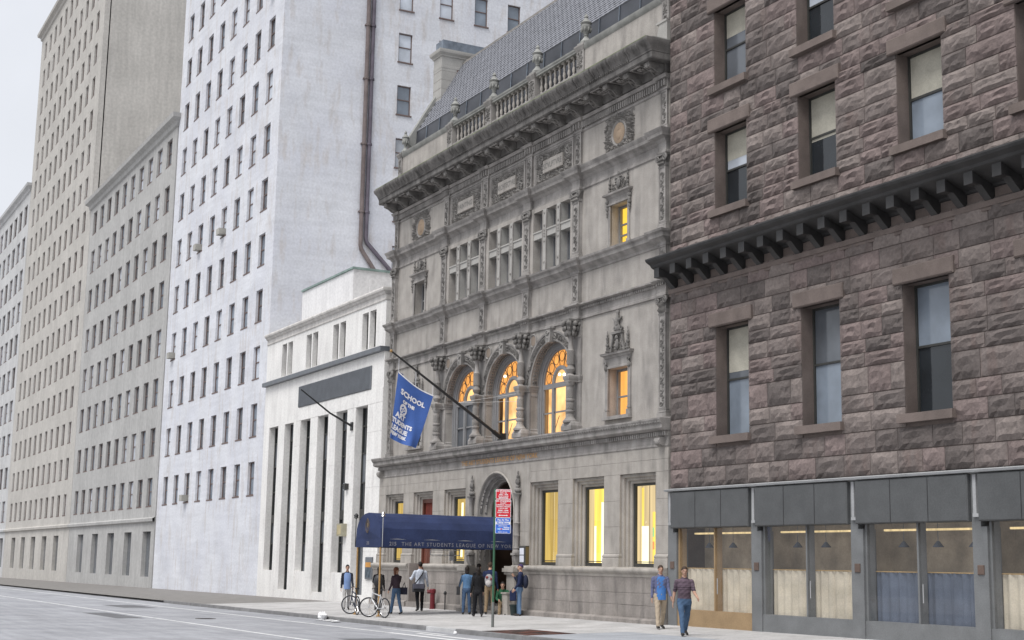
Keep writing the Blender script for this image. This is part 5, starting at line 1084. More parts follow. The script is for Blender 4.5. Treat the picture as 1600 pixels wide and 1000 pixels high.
# corners in the plane of the pole (y, z): hoist along the pole, cloth falling and gathered at its lower edge
TLc, TRc, BRc, BLc = Vector((-4.25, 8.79)), Vector((-2.77, 7.98)), Vector((-3.42, 5.96)), Vector((-4.47, 6.31))
def flagpt(u, v, off=0.):
    """u 0..1 along the hoist, v 0..1 downwards; u below 0 is the part blown round behind"""
    uu = max(u, 0.); t = TLc.lerp(TRc, uu); b = BLc.lerp(BRc, uu); p = t.lerp(b, v)
    sag = -.10 * math.sin(math.pi * uu) * (1 - v) - .05 * math.sin(math.pi * uu) * v
    x = .05 * math.sin(u * 7 + v * 2.5) * (.3 + v) + .03 * math.sin(u * 15 - v * 3) * v - .10 * (1 - u) ** 2 * v
    y, z = p.x, p.y + sag
    if u < 0: x += u * .55; y += -u * .9 + .0; z += u * .2
    return (FPX + x + off, y, z)
mb = MB(); NU, NV = 30, 26
us = [-.35 + 1.35 * i / NU for i in range(NU + 1)]
mb.add([flagpt(u, j / NV) for j in range(NV + 1) for u in us], [(j * (NU + 1) + i, j * (NU + 1) + i + 1, (j + 1) * (NU + 1) + i + 1, (j + 1) * (NU + 1) + i) for j in range(NV) for i in range(NU)]); build(mb, 'cloth', FLAGB, FL, 60)
mb = MB(); mb.bridge([[flagpt(u, v, .006) for u in us[7:]] for v in (-.004, .018)]); mb.bridge([[flagpt(u, v, -.006) for u in us[7:]] for v in (-.004, .018)]); build(mb, 'hem', FLAGW, FL, 60)
mb = MB()
for t in (.02, .5, .98):
    a = Vector(flagpt(t, 0)); d = (ft - fb).normalized(); s = (a.y - fb.y) / d.y; q = fb + d * s; mb.tube([a, q + Vector((0, 0, .05))], .008, 4)
build(mb, 'cord', FLAGW, FL, 40)
mb = MB(); LU, LV = 1.75, 2.35
def fl(u0, v0): return lambda a, b: flagpt(u0 + a / LU, v0 - b / LV, .012)
for txt, size, u0, v0, al in (('SCHOOL', .27, .14, .275, 'LEFT'), ('OF THE', .16, .24, .385, 'LEFT'), ('ART', .26, .09, .645, 'LEFT'), ('STUDENTS', .225, .66, .745, 'RIGHT'), ('LEAGUE', .235, .56, .85, 'RIGHT'), ('OF NEW YORK', .16, .55, .93, 'RIGHT')):
    v, f = text2d(txt, size, align=al, bold=.012, sx=1.15); fn = fl(u0, v0); mb.add([fn(a, b) for a, b in v], f)
build(mb, 'lettering', FLAGW, FL, 0)
mb = MB(); c0_ = (.30, .485); mb.add([flagpt(c0_[0] + .21 * math.cos(i * .393 + .2) / LU, c0_[1] - .21 * math.sin(i * .393 + .2) / LV, .012) for i in range(16)], [tuple(range(16))]); build(mb, 'emblem', FLAGW, FL, 0)
mb = MB(); rn = random.Random(2)
for (a, b, r1, r2, ang) in ((-.06, .07, .08, .03, .6), (.07, .05, .05, .025, -.5), (-.09, -.05, .05, .03, 1.2), (.05, -.07, .07, .03, .3), (.0, -.01, .03, .02, 0), (-.02, -.14, .06, .02, .1), (.11, -.02, .02, .04, 0)):
    mb.add([flagpt(c0_[0] + (a + r1 * math.cos(q * .785) * math.cos(ang) - r2 * math.sin(q * .785) * math.sin(ang)) / LU, c0_[1] - (b + r1 * math.cos(q * .785) * math.sin(ang) + r2 * math.sin(q * .785) * math.cos(ang)) / LV, .018) for q in range(8)], [tuple(range(8))])
build(mb, 'emblem_figure', FLAGB, FL, 0)
# ---- parking sign
SG = thing('parking_sign', 'red and blue parking regulation signs on a green post at the kerb', 'sign', (21.21, -5.16, gz(21.21, -5.16)), rz=R(-27 + 90))
GREENP = pmat('green_painted_post', (.035, .11, .06), var=.2, rough=.5, spec=.4); SRED = pmat('sign_red', (.62, .018, .035), var=.04, rough=.4, bump=0); SWHITE = pmat('sign_white', (.8, .8, .82), var=.03, rough=.4, bump=0); SBLUE = pmat('sign_blue', (.05, .16, .62), var=.05, rough=.4, bump=0); SCYAN = pmat('sign_light_blue', (.30, .50, .80), var=.05, rough=.4, bump=0)
gz0 = gz(21.21, -5.16)
def sp(mb, name, m, parent=SG): return build(mb, name, m, parent, 40, local=True)
mb = MB(); mb.lathe([(.035, -.05), (.035, .9), (.034, 4.13)], (-.02, .05, 0), 10); sp(mb, 'post', GREENP)
mb = MB(); mb.lathe([(.043, -.02), (.043, .72), (.036, .74)], (-.02, .05, 0), 10); sp(mb, 'sleeve', pmat('grey_sleeve', (.14, .145, .14), var=.2))
ZT = 4.12; hw = .235; SO = .235
def plate(z0, z1, m, lines, name):
    mb = MB(); mb.prism([(SO - hw + .02, z0), (SO + hw - .02, z0), (SO + hw, z0 + .02), (SO + hw, z1 - .02), (SO + hw - .02, z1), (SO - hw + .02, z1), (SO - hw, z1 - .02), (SO - hw, z0 + .02)], 'y', -.006, 0); p = sp(mb, name, SWHITE)
    mb = MB(); mb.box(SO - hw + .015, SO + hw - .015, -.010, -.0065, z0 + .012, z1 - .012); sp(mb, 'field', m, p)
    mb = MB()
    for txt, s, z, sx in lines: letters(mb, txt, s, lambda a, b: (SO + a, -.013, z + b), bold=s * .03, sx=sx)
    sp(mb, 'lettering', SWHITE, p); return p
def arrow(z, p):
    mb = MB(); mb.prism([(SO - .15, z), (SO - .10, z + .025), (SO - .10, z + .011), (SO + .10, z + .011), (SO + .10, z + .025), (SO + .15, z), (SO + .10, z - .025), (SO + .10, z - .011), (SO - .10, z - .011), (SO - .10, z - .025)], 'y', -.014, -.0105); sp(mb, 'arrow', SWHITE, p)
p = plate(3.825, ZT, SRED, [('NO STANDING', .072, 4.045, .98), ('MON - FRI', .045, 3.993, 1), ('4PM - 7PM', .06, 3.936, 1), ('EXCEPT SUNDAY', .04, 3.893, 1)], 'sign_plate'); arrow(3.86, p)
p = plate(3.265, 3.82, SRED, [('NO STANDING', .072, 3.74, .98), ('EXCEPT', .05, 3.685, 1), ('COMMERCIAL VEHICLES', .046, 3.632, .88), ('METERED PARKING', .046, 3.58, 1), ('3 HOUR LIMIT', .046, 3.528, 1), ('8AM - 6PM', .066, 3.455, 1), ('EXCEPT SUNDAY', .045, 3.402, 1)], 'sign_plate'); arrow(3.33, p)
p = plate(2.785, 3.26, SBLUE, [('Pay At The', .075, 3.17, 1.0), ('METER PARKING', .038, 3.0, .95), ('RECEIPT ON DASH', .035, 2.815, .95)], 'sign_plate')
mb = MB(); mb.box(SO - hw + .015, SO + hw - .015, -.0125, -.0105, 3.06, 3.14); f_ = sp(mb, 'white_band', SWHITE, p); mb = MB(); letters(mb, 'Muni-Meter', .08, lambda a, b: (SO + a, -.015, 3.075 + b), bold=.002); sp(mb, 'band_lettering', SBLUE, p)
mb = MB(); mb.prism([(SO - .2, 2.92), (SO - .08, 2.965), (SO - .08, 2.95), (SO, 2.95), (SO, 2.89), (SO - .08, 2.89), (SO - .08, 2.875)], 'y', -.0135, -.0105); sp(mb, 'hand_symbol', SCYAN, p); mb = MB(); mb.box(SO + .02, SO + .2, -.0125, -.0105, 2.945, 2.97); mb.box(SO, SO + .19, -.0125, -.0105, 2.90, 2.92); sp(mb, 'white_bar', SWHITE, p); mb = MB(); mb.ball((SO - .05, -.012, 2.92), (.03, .006, .026), 8, 5); sp(mb, 'red_dot', SRED, p)
# ---- notice case, standpipe, bollard, bin, litter
NC_ = thing('notice_case', 'dark framed notice case with white sheets fixed beside the arched doorway', 'notice board', (13.62, 0, 1.7)); mb = MB()
mb.bevbox(13.36, 13.86, -.16, -.0, 1.72, 2.42, .04); build(mb, 'case', DARKFRAME, NC_, 0); mb = MB(); mb.box(13.861, 13.875, -.14, -.01, 1.75, 2.39); build(mb, 'side_panel', pmat('olive_brown_case', (.13, .10, .045)), NC_, 0)
for z in (1.83, 2.1):
    mb = MB(); mb.box(13.45, 13.77, -.168, -.162, z, z + .24); build(mb, 'notice', pmat('paper', (.6, .62, .68), bump=0), NC_, 0)
REDP = pmat('red_painted_iron', (.135, .014, .02), var=.2, rough=.45, spec=.4)
ST = thing('standpipe', 'red painted fire standpipe rising from the pavement against the stone base', 'standpipe', (6.62, -.42, 0)); z = gz(6.62, -.42) - .02; mb = MB()
mb.lathe([(.12, z), (.12, z + .04), (.10, z + .05), (.10, z + .62), (.135, z + .66), (.135, z + .78), (.1, z + .82)], (6.62, -.48, 0), 14); build(mb, 'pipe', REDP, ST, 40); mb = MB()
for dy, dx in ((-.12, -.06), (-.03, -.15)): mb.tube([(6.62, -.48, z + .72), (6.62 + dx * 1.4, -.48 + dy * 1.4, z + .70)], .065, 8); mb.tube([(6.62 + dx * 1.4, -.48 + dy * 1.4, z + .70), (6.62 + dx * 1.65, -.48 + dy * 1.65, z + .695)], .08, 8)
build(mb, 'inlet', REDP, ST, 40)
BL = thing('thin_bollard', 'thin grey vent post with round head beside the red standpipe', 'post', (7.75, -.42, 0)); z = gz(7.75, -.42) - .02; mb = MB(); mb.lathe([(.025, z), (.025, z + .62)], (7.75, -.45, 0), 8); build(mb, 'rod', IRON, BL, 40); mb = MB(); mb.ball((7.75, -.45, z + .67), (.07, .07, .08), 8, 6); build(mb, 'head', IRON, BL, 60)
BN = thing('dark_tub', 'dark green tub standing on the step by the leaning man', 'tub', (14.05, -.64, gz(14.05, -.64))); mb = MB(); mb.lathe([(.15, .0), (.19, .33), (.21, .34), (.21, .38), (.18, .38), (.16, .1)], (0, 0, 0), 14); build(mb, 'tub', pmat('dark_green_plastic', (.022, .036, .036), rough=.5), BN, 40, local=True)
LIT = pmat('white_paper', (.78, .78, .78), var=.05, bump=0)
def litter(name, label, x, y, zf, s, seed):
    rn = random.Random(seed); mb = MB(); mb.ball((0, 0, s * .5), (s, s * .7, s * .55), 10, 7); mb.v = [(a * (1 + rn.uniform(-.3, .3)), b * (1 + rn.uniform(-.3, .3)), max(0, c * (1 + rn.uniform(-.35, .35)))) for a, b, c in mb.v]; o = build(mb, name, LIT, None, 0); o.location = (x, y, zf); tag(o, label, 'litter')
litter('paper_bag', 'large crumpled white paper bag lying in the gutter by the bicycles', 10.9, -6.75, rz_(10.9), .24, 1); litter('crumpled_paper', 'small crumpled white paper in the gutter below the parking sign', 22.0, -6.80, rz_(22), .07, 2)
o = thing('flat_litter', 'flattened white newspaper sheets strewn in the gutter', 'litter', (12.2, -6.9, rz_(12))); mb = MB(); rn = random.Random(8)
for i in range(5):
    x, y, a = 11.3 + i * .45, -6.95 + rn.uniform(-.15, .15), rn.uniform(0, 3); mb.add([(x + .3 * math.cos(a + q * 1.571), y + .2 * math.sin(a + q * 1.571), rz_(x) + .02 + rn.uniform(0, .05)) for q in range(4)], [(0, 1, 2), (0, 2, 3)])
build(mb, 'newspaper', LIT, o, 0)
# ---- bicycles
TYRE = pmat('black_tyre', (.02, .02, .022), bump=.1)
def bicycle(label, rear, heading, steer, frame, group=None):
    t = thing('bicycle', label, 'bicycle', (rear[0], rear[1], gz(*rear)), group, heading)
    def P(mb, name, m, par=t): return build(mb, name, m, par, 50, local=True)
    def wheel(cx, rot):
        c, s = math.cos(rot), math.sin(rot); tr = lambda x, y, z: (cx + x * c - y * s, x * s + y * c, z)
        mb = MB(); mb.tube([tr(.325 * math.cos(k * .2618), 0, .34 + .325 * math.sin(k * .2618)) for k in range(25)], .021, 8, cap=False); w = P(mb, 'wheel', TYRE)
        mb = MB(); mb.tube([tr(.30 * math.cos(k * .2618), 0, .34 + .30 * math.sin(k * .2618)) for k in range(25)], .010, 6, cap=False); P(mb, 'rim', CHROME, w)
        mb = MB()
        for k in range(14): mb.tube([tr(0, .02 if k % 2 else -.02, .34), tr(.30 * math.cos(k * .4488), 0, .34 + .30 * math.sin(k * .4488))], .0035, 3)
        mb.tube([tr(0, -.05, .34), tr(0, .05, .34)], .022, 8); P(mb, 'spokes', CHROME, w)
    wheel(0, 0); wheel(1.03, steer)
    mb = MB(); bb, st, hd0, hd1 = (.43, 0, .30), (.27, 0, .80), (.84, 0, .62), (.80, 0, .84)
    for a, b, r in ((bb, st, .019), (bb, hd0, .022), ((.29, 0, .74), hd1, .02), (hd0, hd1, .024)): mb.tube([a, b], r, 8)
    for s in (-.05, .05): mb.tube([(0, s, .34), (bb[0], s * .4, bb[2])], .011, 6); mb.tube([(0, s, .34), (.29, s * .3, .76)], .009, 6)
    P(mb, 'frame', frame)
    mb = MB()
    for s in (-.05, .05): mb.tube([(1.03 - s * math.sin(steer), s * math.cos(steer), .34), (.85 - s * math.sin(steer), s * math.cos(steer), .64)], .012, 6)
    mb.tube([(.80, 0, .84), (.77, 0, .97)], .016, 6); P(mb, 'fork', frame)
    mb = MB(); c, s = math.cos(steer), math.sin(steer); mb.tube([(.77 - q * s - e * c, q * c - e * s, .97 + h) for q, e, h in ((-.28, .06, .02), (-.12, -.02, .02), (0, -.04, 0), (.12, -.02, .02), (.28, .06, .02))], .013, 6); P(mb, 'handlebar', DARKFRAME)
    mb = MB(); mb.tube([st, (.23, 0, .93)], .014, 6); mb.prism([(-.02, 0), (.10, -.075), (.17, -.06), (.30, -.018), (.33, 0), (.30, .018), (.17, .06), (.10, .075)], 'z', .93, .975); P(mb, 'saddle', TYRE)
    mb = MB(); mb.lathe([(.085, -.005), (.085, .005)], (0, 0, 0), 16); mb.v = [(bb[0] + x, -.05 + z, bb[2] + y) for x, y, z in mb.v]; mb.tube([(bb[0], -.07, .3), (bb[0] + .1, -.07, .16)], .011, 5); mb.tube([(bb[0], .07, .3), (bb[0] - .1, .07, .44)], .011, 5); mb.box(bb[0] + .06, bb[0] + .14, -.15, -.07, .15, .17); mb.box(bb[0] - .14, bb[0] - .06, .07, .15, .43, .45); P(mb, 'crank', DARKFRAME)
bicycle('silver bicycle parked by the brass canopy post', (13.42, -5.42), R(190), R(52), pmat('silver_paint', (.62, .62, .63), metal=.3, rough=.35, bump=0), 'bicycles parked at the kerb')
bicycle('dark bicycle with a black saddle parked behind the silver bicycle', (10.45, -5.25), R(173), R(62), pmat('dark_blue_paint', (.03, .035, .06), rough=.4, bump=0), 'bicycles parked at the kerb')
# ---------------------------------------------------------------- people
SKIN = pmat('skin', (.42, .255, .185), var=.06, rough=.55, bump=0); SKIN_T = pmat('tanned_skin', (.33, .19, .13), var=.06, rough=.55, bump=0); EYE = pmat('eye', (.05, .035, .03), bump=0); LIP = pmat('lip', (.30, .13, .11), bump=0)
def cloth(name, col, var=.12): return pmat(name, col, var=var, scale=5, rough=.9, bump=.25, bscale=22, spec=.15)
HAIR_D = pmat('dark_hair', (.018, .013, .011), rough=.6, bump=.3, bscale=90); HAIR_R = pmat('auburn_hair', (.14, .055, .03), rough=.6, bump=.3, bscale=90); HAIR_B = pmat('brown_hair', (.05, .032, .022), rough=.6, bump=.3, bscale=90)
SHOE = pmat('dark_shoe', (.025, .022, .02), rough=.5); LEATHER = pmat('black_leather', (.025, .025, .028), rough=.5, spec=.4)
def capsule(mb, a, b, r0, r1, n=12):
    a, b = Vector(a), Vector(b); d = (b - a).normalized(); pts = []; rs = []
    for t in (-90, -60, -30, 0): pts.append(a + d * r0 * math.sin(R(t))); rs.append(max(r0 * math.cos(R(t)), 1e-4))
    for k in (.33, .66): pts.append(a.lerp(b, k)); rs.append(r0 + (r1 - r0) * k)
    for t in (0, 30, 60, 90): pts.append(b + d * r1 * math.sin(R(t))); rs.append(max(r1 * math.cos(R(t)), 1e-4))
    mb.tube(pts, rs, n)
def person(label, x, y, heading, H, mats, hips=(0, 0), knees=(0, 0), arms=((10, 8, 15), (10, 8, 15)), lean=0, hair=('short', HAIR_D), sit=None, head_turn=0, head_nod=0, long_top=False, sleeves=True, group=None, z=None, build_w=1.0, spread=(4, 4)):
    """mats: skin, top, trousers, shoe. hips/knees: forward angles of right, left. arms: (forward, outward, elbow bend) right, left. Faces local +y."""
    s = H / 1.75; t = thing('person', label, 'person', (x, y, gz(x, y) if z is None else z), group, heading)
    prims = []                                                     # (a, b, r0, r1, region)
    hipz = .93 if sit is None else sit
    rot = Matrix.Rotation(R(-lean), 4, 'X'); base = Vector((0, 0, hipz))
    def up(v): return base + (rot @ (Vector(v) - Vector((0, 0, .93)))) if True else v
    mb = MB(); w = build_w
    # torso as stacked ellipses
    rings = [(.80, .145, .105, 0), (.88, .168, .122, -.01), (.97, .162, .118, 0), (1.08, .148, .108, .005), (1.20, .160, .114, .005), (1.32, .178, .114, 0), (1.40, .180, .10, -.005), (1.455, .135, .082, -.01), (1.49, .066, .062, -.008), (1.57, .056, .056, .006)]
    loops = []
    for zz, rx, ry, oy in rings: loops.append([up((rx * w * math.cos(k * .3927), oy + ry * w * math.sin(k * .3927), zz)) for k in range(16)])
    mb.bridge(loops, True); mb.add([l for l in loops[0]], [tuple(range(16))[::-1]]); mb.add([l for l in loops[-1]], [tuple(range(16))])
    for zz, rx, reg in ((.84, .13, 2), (.92, .13, 2), (1.0, .12, 1), (1.1, .12, 1), (1.22, .13, 1), (1.34, .14, 1), (1.42, .12, 1)): prims.append((up((-.06, 0, zz)), up((.06, 0, zz)), rx * .85, rx * .85, reg))
    prims.append((up((0, 0, 1.53)), up((0, .01, 1.62)), .055, .055, 0))
    # head with jaw, nose, ears
    hc = up((0, .02, 1.665)); hr = rot @ Matrix.Rotation(R(head_turn), 4, 'Z') @ Matrix.Rotation(R(-head_nod), 4, 'X')
    def hd(v): return hc + hr @ Vector(v)
    h3 = hr.to_3x3()
    mb.ball(hd((0, -.008, .02)), (.076, .094, .098), 14, 10, h3); mb.ball(hd((0, .022, -.045)), (.058, .066, .072), 12, 8, h3); mb.ball(hd((0, .098, -.012)), (.014, .024, .026), 8, 6, h3); mb.ball(hd((0, .06, -.095)), (.026, .024, .02), 8, 6, h3)
    for q in (-1, 1): mb.ball(hd((q * .078, -.008, -.005)), (.012, .022, .034), 8, 6, h3)
    mb.ball(hd((0, .086, .025)), (.05, .016, .012), 8, 5, h3)
    prims.append((hd((0, 0, -.05)), hd((0, 0, .05)), .085, .09, 0))
    # legs
    feet = []
    for i, q in enumerate((1, -1)):
        hp = base + Vector((q * .088 * w, 0, -.03)); a = R(hips[i]); k = R(hips[i] - knees[i]); sp = math.tan(R(spread[i])) * q
        kn = hp + Vector((sp * .44 * math.cos(a), math.sin(a), -math.cos(a))) .normalized() * .44; an = kn + Vector((sp * .3, math.sin(k), -math.cos(k))).normalized() * .42
        capsule(mb, hp, kn, .088 * w, .062); capsule(mb, kn, an, .062, .050); capsule(mb, kn.lerp(an, .25), kn.lerp(an, .6), .060, .054)
        ft = R((hips[i] - knees[i]) * .55); fd = Vector((q * .12, math.cos(ft), math.sin(ft) * 1.0)); 
        heel = an + Vector((0, -.03, -.035)); toe = an + fd * .17 + Vector((0, 0, -.045)); capsule(mb, heel, toe, .042, .036); capsule(mb, an, heel, .046, .042)
        prims += [(hp, kn, .088 * w, .062, 2), (kn, an, .062, .05, 2), (heel, toe, .046, .04, 3)]
        feet.append(min(heel.z - .042, toe.z - .036))
    # arms and hands
    hands = []
    for i, q in enumerate((1, -1)):
        fa, oa, eb = (R(v) for v in arms[i]); sh = up((q * .178 * w, -.005, 1.40)); d = rot.to_3x3() @ Vector((q * math.sin(oa), math.sin(fa) * math.cos(oa), -math.cos(fa) * math.cos(oa)))
        el = sh + d * .295; ax = rot.to_3x3() @ Vector((1, 0, 0)); d2 = Matrix.Rotation(eb, 3, ax) @ d
        if oa < 0.6 and eb > .9: d2 = (d2 + Vector((-q * .45, 0, 0))).normalized()
        wr = el + d2 * .25; capsule(mb, sh, el, .056 * w, .045); capsule(mb, el, wr, .045, .033)
        prims += [(sh, el, .056 * w, .045, 1), (el, wr, .045, .034, 1 if sleeves else 0)]
        if not sleeves: prims[-2] = (sh, sh.lerp(el, .8), .06 * w, .05, 1); prims.append((el, wr, .045, .034, 0))
        hands.append((wr, d2, q))
    for v in range(len(mb.v)): mb.v[v] = tuple(Vector(mb.v[v]) * s)
    off = -min(feet) * s if sit is None else 0
    me = bpy.data.meshes.new('body'); me.from_pydata(mb.v, [], mb.f); o = bpy.data.objects.new('body_source', me); COL.objects.link(o)
    rm = o.modifiers.new('r', 'REMESH'); rm.mode = 'VOXEL'; rm.voxel_size = .0145; sm = o.modifiers.new('s', 'SMOOTH'); sm.iterations = 4; sm.factor = .5
    bpy.context.view_layer.update(); dg = bpy.context.evaluated_depsgraph_get(); bm_ = bpy.data.meshes.new_from_object(o.evaluated_get(dg)); bpy.data.objects.remove(o)
    nv = len(bm_.vertices); co = np.empty(nv * 3); bm_.vertices.foreach_get('co', co); co = co.reshape(-1, 3) / s
    # clothing folds
    ph = np.sin(co[:, 0] * 41 + co[:, 2] * 23 + np.sin(co[:, 1] * 37) * 2) * np.sin(co[:, 2] * 31 + co[:, 1] * 29); nf = len(bm_.polygons)
    reg = np.zeros(nv, int); best = np.full(nv, 9.)
    for a, b, r0, r1, g in prims:
        a_, b_ = np.array(a), np.array(b); ab = b_ - a_; tt = np.clip(((co - a_) @ ab) / max(ab @ ab, 1e-9), 0, 1); dist = np.linalg.norm(co - a_ - tt[:, None] * ab, axis=1) - (r0 + (r1 - r0) * tt); m = dist < best; best[m] = dist[m]; reg[m] = g
    nrm = np.empty(nv * 3); bm_.vertices.foreach_get('normal', nrm); nrm = nrm.reshape(-1, 3); isc = (reg == 1) | (reg == 2)
    co2 = (co + nrm * (ph * .006 + .006)[:, None] * isc[:, None]) * s; bm_.vertices.foreach_set('co', co2.ravel())
    def near(p, rad): return np.linalg.norm(co - np.array(p), axis=1) < rad
    for q in (-1, 1): reg[near(hd((q * .032, .085, .012)), .0135) & (reg == 0)] = 4
    reg[near(hd((0, .084, -.06)), .016) & (reg == 0)] = 5
    lt = np.empty(nf, int); vi = np.empty(nf, int)
    lv = np.array([p.vertices[0] for p in bm_.polygons]); bm_.materials.clear()
    for m in (*mats, EYE, LIP): bm_.materials.append(m)
    # hands join the same mesh
    hb = MB()
    for wr, d2, q in hands:
        d2 = d2.normalized(); side = d2.cross(Vector((0, 1, 0)) if abs(d2.y) < .8 else Vector((0, 0, 1))).normalized(); nrmv = d2.cross(side).normalized(); m3 = Matrix((side, nrmv, d2)).transposed()
        fw, th = (nrmv, side)                                     # palm faces the thigh: fingers spread fore and aft
        hb.ball(tuple(wr + d2 * .05), (.017, .04, .055), 10, 7, m3)
        for f in range(4):
            o_ = (f - 1.5) * .019; ln = (.062, .075, .08, .066)[f]; p0 = wr + d2 * .085 + fw * o_; p1 = p0 + d2 * ln * .55 - th * .006 * q; p2 = p1 + d2 * ln * .45 - th * .02 * q; hb.tube([wr + d2 * .05 + fw * o_ * .8, p0, p1, p2], [.009, .0095, .0088, .007], 6)
        p0 = wr + d2 * .03 + fw * .034; hb.tube([wr + d2 * .02 + fw * .02, p0 + fw * .012 + d2 * .015, p0 + fw * .022 + d2 * .05], [.011, .0105, .008], 6)
    body = MB(); body.v = [tuple(v.co) for v in bm_.vertices]; body.f = [tuple(p.vertices) for p in bm_.polygons]; body.m = [int(k) for k in reg[lv]]
    body.add([tuple(Vector(v) * s) for v in hb.v], hb.f, 0); bpy.data.meshes.remove(bm_)
    body.v = [(a, b, c + off) for a, b, c in body.v]
    build(body, 'body', [*mats, EYE, LIP], t, 60, local=True)
    # hair or cap
    hm = MB(); kind, hmat = hair; vs = []; fs = []; nn, mm = 16, 10
    if kind != 'none':
        for j in range(mm + 1):
            for k in range(nn):
                a = 2 * math.pi * k / nn; back = .5 - .5 * math.sin(a)                     # 1 at the back, 0 at the face
                tmax = {'short': 66 + 70 * back, 'long': 70 + 80 * back, 'cap': 70 + 25 * back, 'bun': 66 + 66 * back}[kind]; th = R(tmax * j / mm); rr = 1.10 + (.05 if kind == 'long' else 0)
                p = Vector((.076 * rr * math.sin(th) * math.cos(a), -.008 + .094 * rr * math.sin(th) * math.sin(a) - (.02 * back if kind == 'long' else 0), .022 + .098 * rr * math.cos(th)))
                vs.append(hd(p) * s + Vector((0, 0, off)))
        fs = [(j * nn + k, (j + 1) * nn + k, (j + 1) * nn + (k + 1) % nn, j * nn + (k + 1) % nn) for j in range(mm) for k in range(nn)]
        hm.add(vs, fs); hs_ = build(hm, 'cap' if kind == 'cap' else 'hair', hmat, t, 60, local=True)
        if kind == 'long':
            l = MB(); l.ball(tuple(hd((0, -.075, -.075)) * s + Vector((0, 0, off))), (.078 * s, .045 * s, .12 * s), 12, 8, h3); build(l, 'hair', hmat, t, 60, local=True)
        if kind == 'cap':
            l = MB(); l.add([tuple(hd((.07 * math.cos(R(q)), .07 + .075 * math.sin(R(q)), .045 + e)) * s + Vector((0, 0, off))) for e in (0, .008) for q in range(0, 181, 20)], [tuple(range(10)), tuple(range(10, 20))] + [(k, k + 1, k + 11, k + 10) for k in range(9)]); build(l, 'visor', hmat, t, 40, local=True)
    return t, (lambda v: Vector(v) * s + Vector((0, 0, off))), up
def held(name, label, cat, who, parts, group=None):
    """a bag carried by a person: a thing of its own at the same place"""
    t = thing(name, label, cat, tuple(who.location), group, who.rotation_euler.z)
    for nm, mb, m in parts: build(mb, nm, m, t, 40, local=True)
    return t
DENIM = cloth('blue_denim', (.065, .11, .185)); DENIM_D = cloth('dark_denim', (.05, .085, .15)); KHAKI = cloth('khaki_cotton', (.26, .19, .12)); KHAKI_L = cloth('pale_khaki_cotton', (.40, .33, .25)); BLACKC = cloth('black_cloth', (.016, .016, .018)); CHAR = cloth('charcoal_cloth', (.05, .05, .055)); NAVYC = cloth('navy_cloth', (.022, .030, .07))
AWAY = math.pi / 2            # local +y turned to world -x (down the street)
# west to east along the pavement
pp = person('man in dark jacket and pale blue shirt walking by the bicycles', 5.5, -3.75, R(-104), 1.72, (SKIN, cloth('dark_jacket', (.03, .033, .045)), cloth('grey_trousers', (.38, .37, .36)), SHOE), hips=(16, -12), knees=(4, 14), arms=((-8, 5, 12), (14, 5, 20)), hair=('short', HAIR_D))
mb = MB(); mb.bridge([[pp[2]((rx * math.cos(R(a)), ry * math.sin(R(a)), zz)) * (1.72 / 1.75) for a in range(42, 139, 8)] for zz, rx, ry in ((.80, .185, .142), (.9, .185, .142), (1.05, .18, .138), (1.2, .18, .137), (1.34, .19, .132), (1.41, .17, .118), (1.46, .12, .10))])
mb.v = [tuple(Vector(v) + (pp[1]((0, 0, 0)))) for v in mb.v]; build(mb, 'shirt_front', cloth('pale_blue_shirt', (.20, .29, .50)), pp[0], 60, local=True)
pa = person('dark haired woman in black coat standing behind the bicycles', 6.4, -2.75, R(70), 1.62, (SKIN, BLACKC, CHAR, SHOE), hips=(6, -8), knees=(0, 6), arms=((-12, 7, 20), (30, 10, 60)), hair=('long', HAIR_D))
mb = MB(); mb.ball((-.02, -.26, 1.12), (.2, .15, .27), 12, 9); st_ = MB(); st_.tube([(.12, -.12, 1.36), (.13, .08, 1.32), (.13, .12, 1.15), (.11, .02, .98), (.11, -.16, .95)], .02, 6); st_.tube([(-.12, -.12, 1.36), (-.13, .08, 1.32), (-.13, .12, 1.15), (-.11, .02, .98), (-.11, -.16, .95)], .02, 6)
held('backpack', 'big black backpack on the woman in the black coat', 'backpack', pa[0], [('sack', mb, LEATHER), ('straps', st_, LEATHER)])
pj = person('auburn haired woman in dark open top and blue jeans walking past with a bag', 10.74, -3.85, R(100), 1.64, (SKIN, cloth('dark_plum_top', (.05, .035, .045)), DENIM, SHOE), hips=(-10, 12), knees=(12, 4), arms=((28, 4, 95), (6, 6, 25)), hair=('long', HAIR_R), head_turn=-95)
mb = MB(); mb.bevbox(-.06, .06, -.17, .17, .72, .98, .02); s2 = MB(); s2.tube([(0, -.12, .97), (.0, -.02, 1.15), (0, .1, .97)], .014, 6); mb.v = [(a + .30, b - .05, c) for a, b, c in mb.v]; s2.v = [(a + .30, b - .05, c) for a, b, c in s2.v]
held('shoulder_bag', 'dark shoulder bag hanging beside the auburn haired woman', 'bag', pj[0], [('pouch', mb, cloth('dark_bag', (.03, .03, .045))), ('strap', s2, LEATHER)])
pw = person('man in white shirt and black trousers seen from behind walking away', 8.44, -1.87, R(80), 1.82, (SKIN_T, cloth('white_shirt', (.56, .60, .68), .06), BLACKC, SHOE), hips=(8, -10), knees=(2, 16), arms=((2, 14, 18), (18, 22, 80)), hair=('short', HAIR_D), build_w=1.12)
mb = MB(); mb.bevbox(-.22, .22, -.09, .09, .74, 1.04, .04); mb.v = [(a - .12, b - .22, c) for a, b, c in mb.v]; f_ = MB(); f_.bevbox(-.23, .23, -.10, -.085, .86, 1.05, .01); f_.v = [(a - .12, b - .23, c) for a, b, c in f_.v]
s2 = MB(); s2.tube([(-.26, -.2, 1.03), (-.1, -.165, 1.22), (.05, -.15, 1.42), (.12, -.06, 1.56), (.13, .06, 1.52), (.04, .17, 1.3), (-.18, .16, 1.05), (-.3, -.05, .98)], .024, 6)
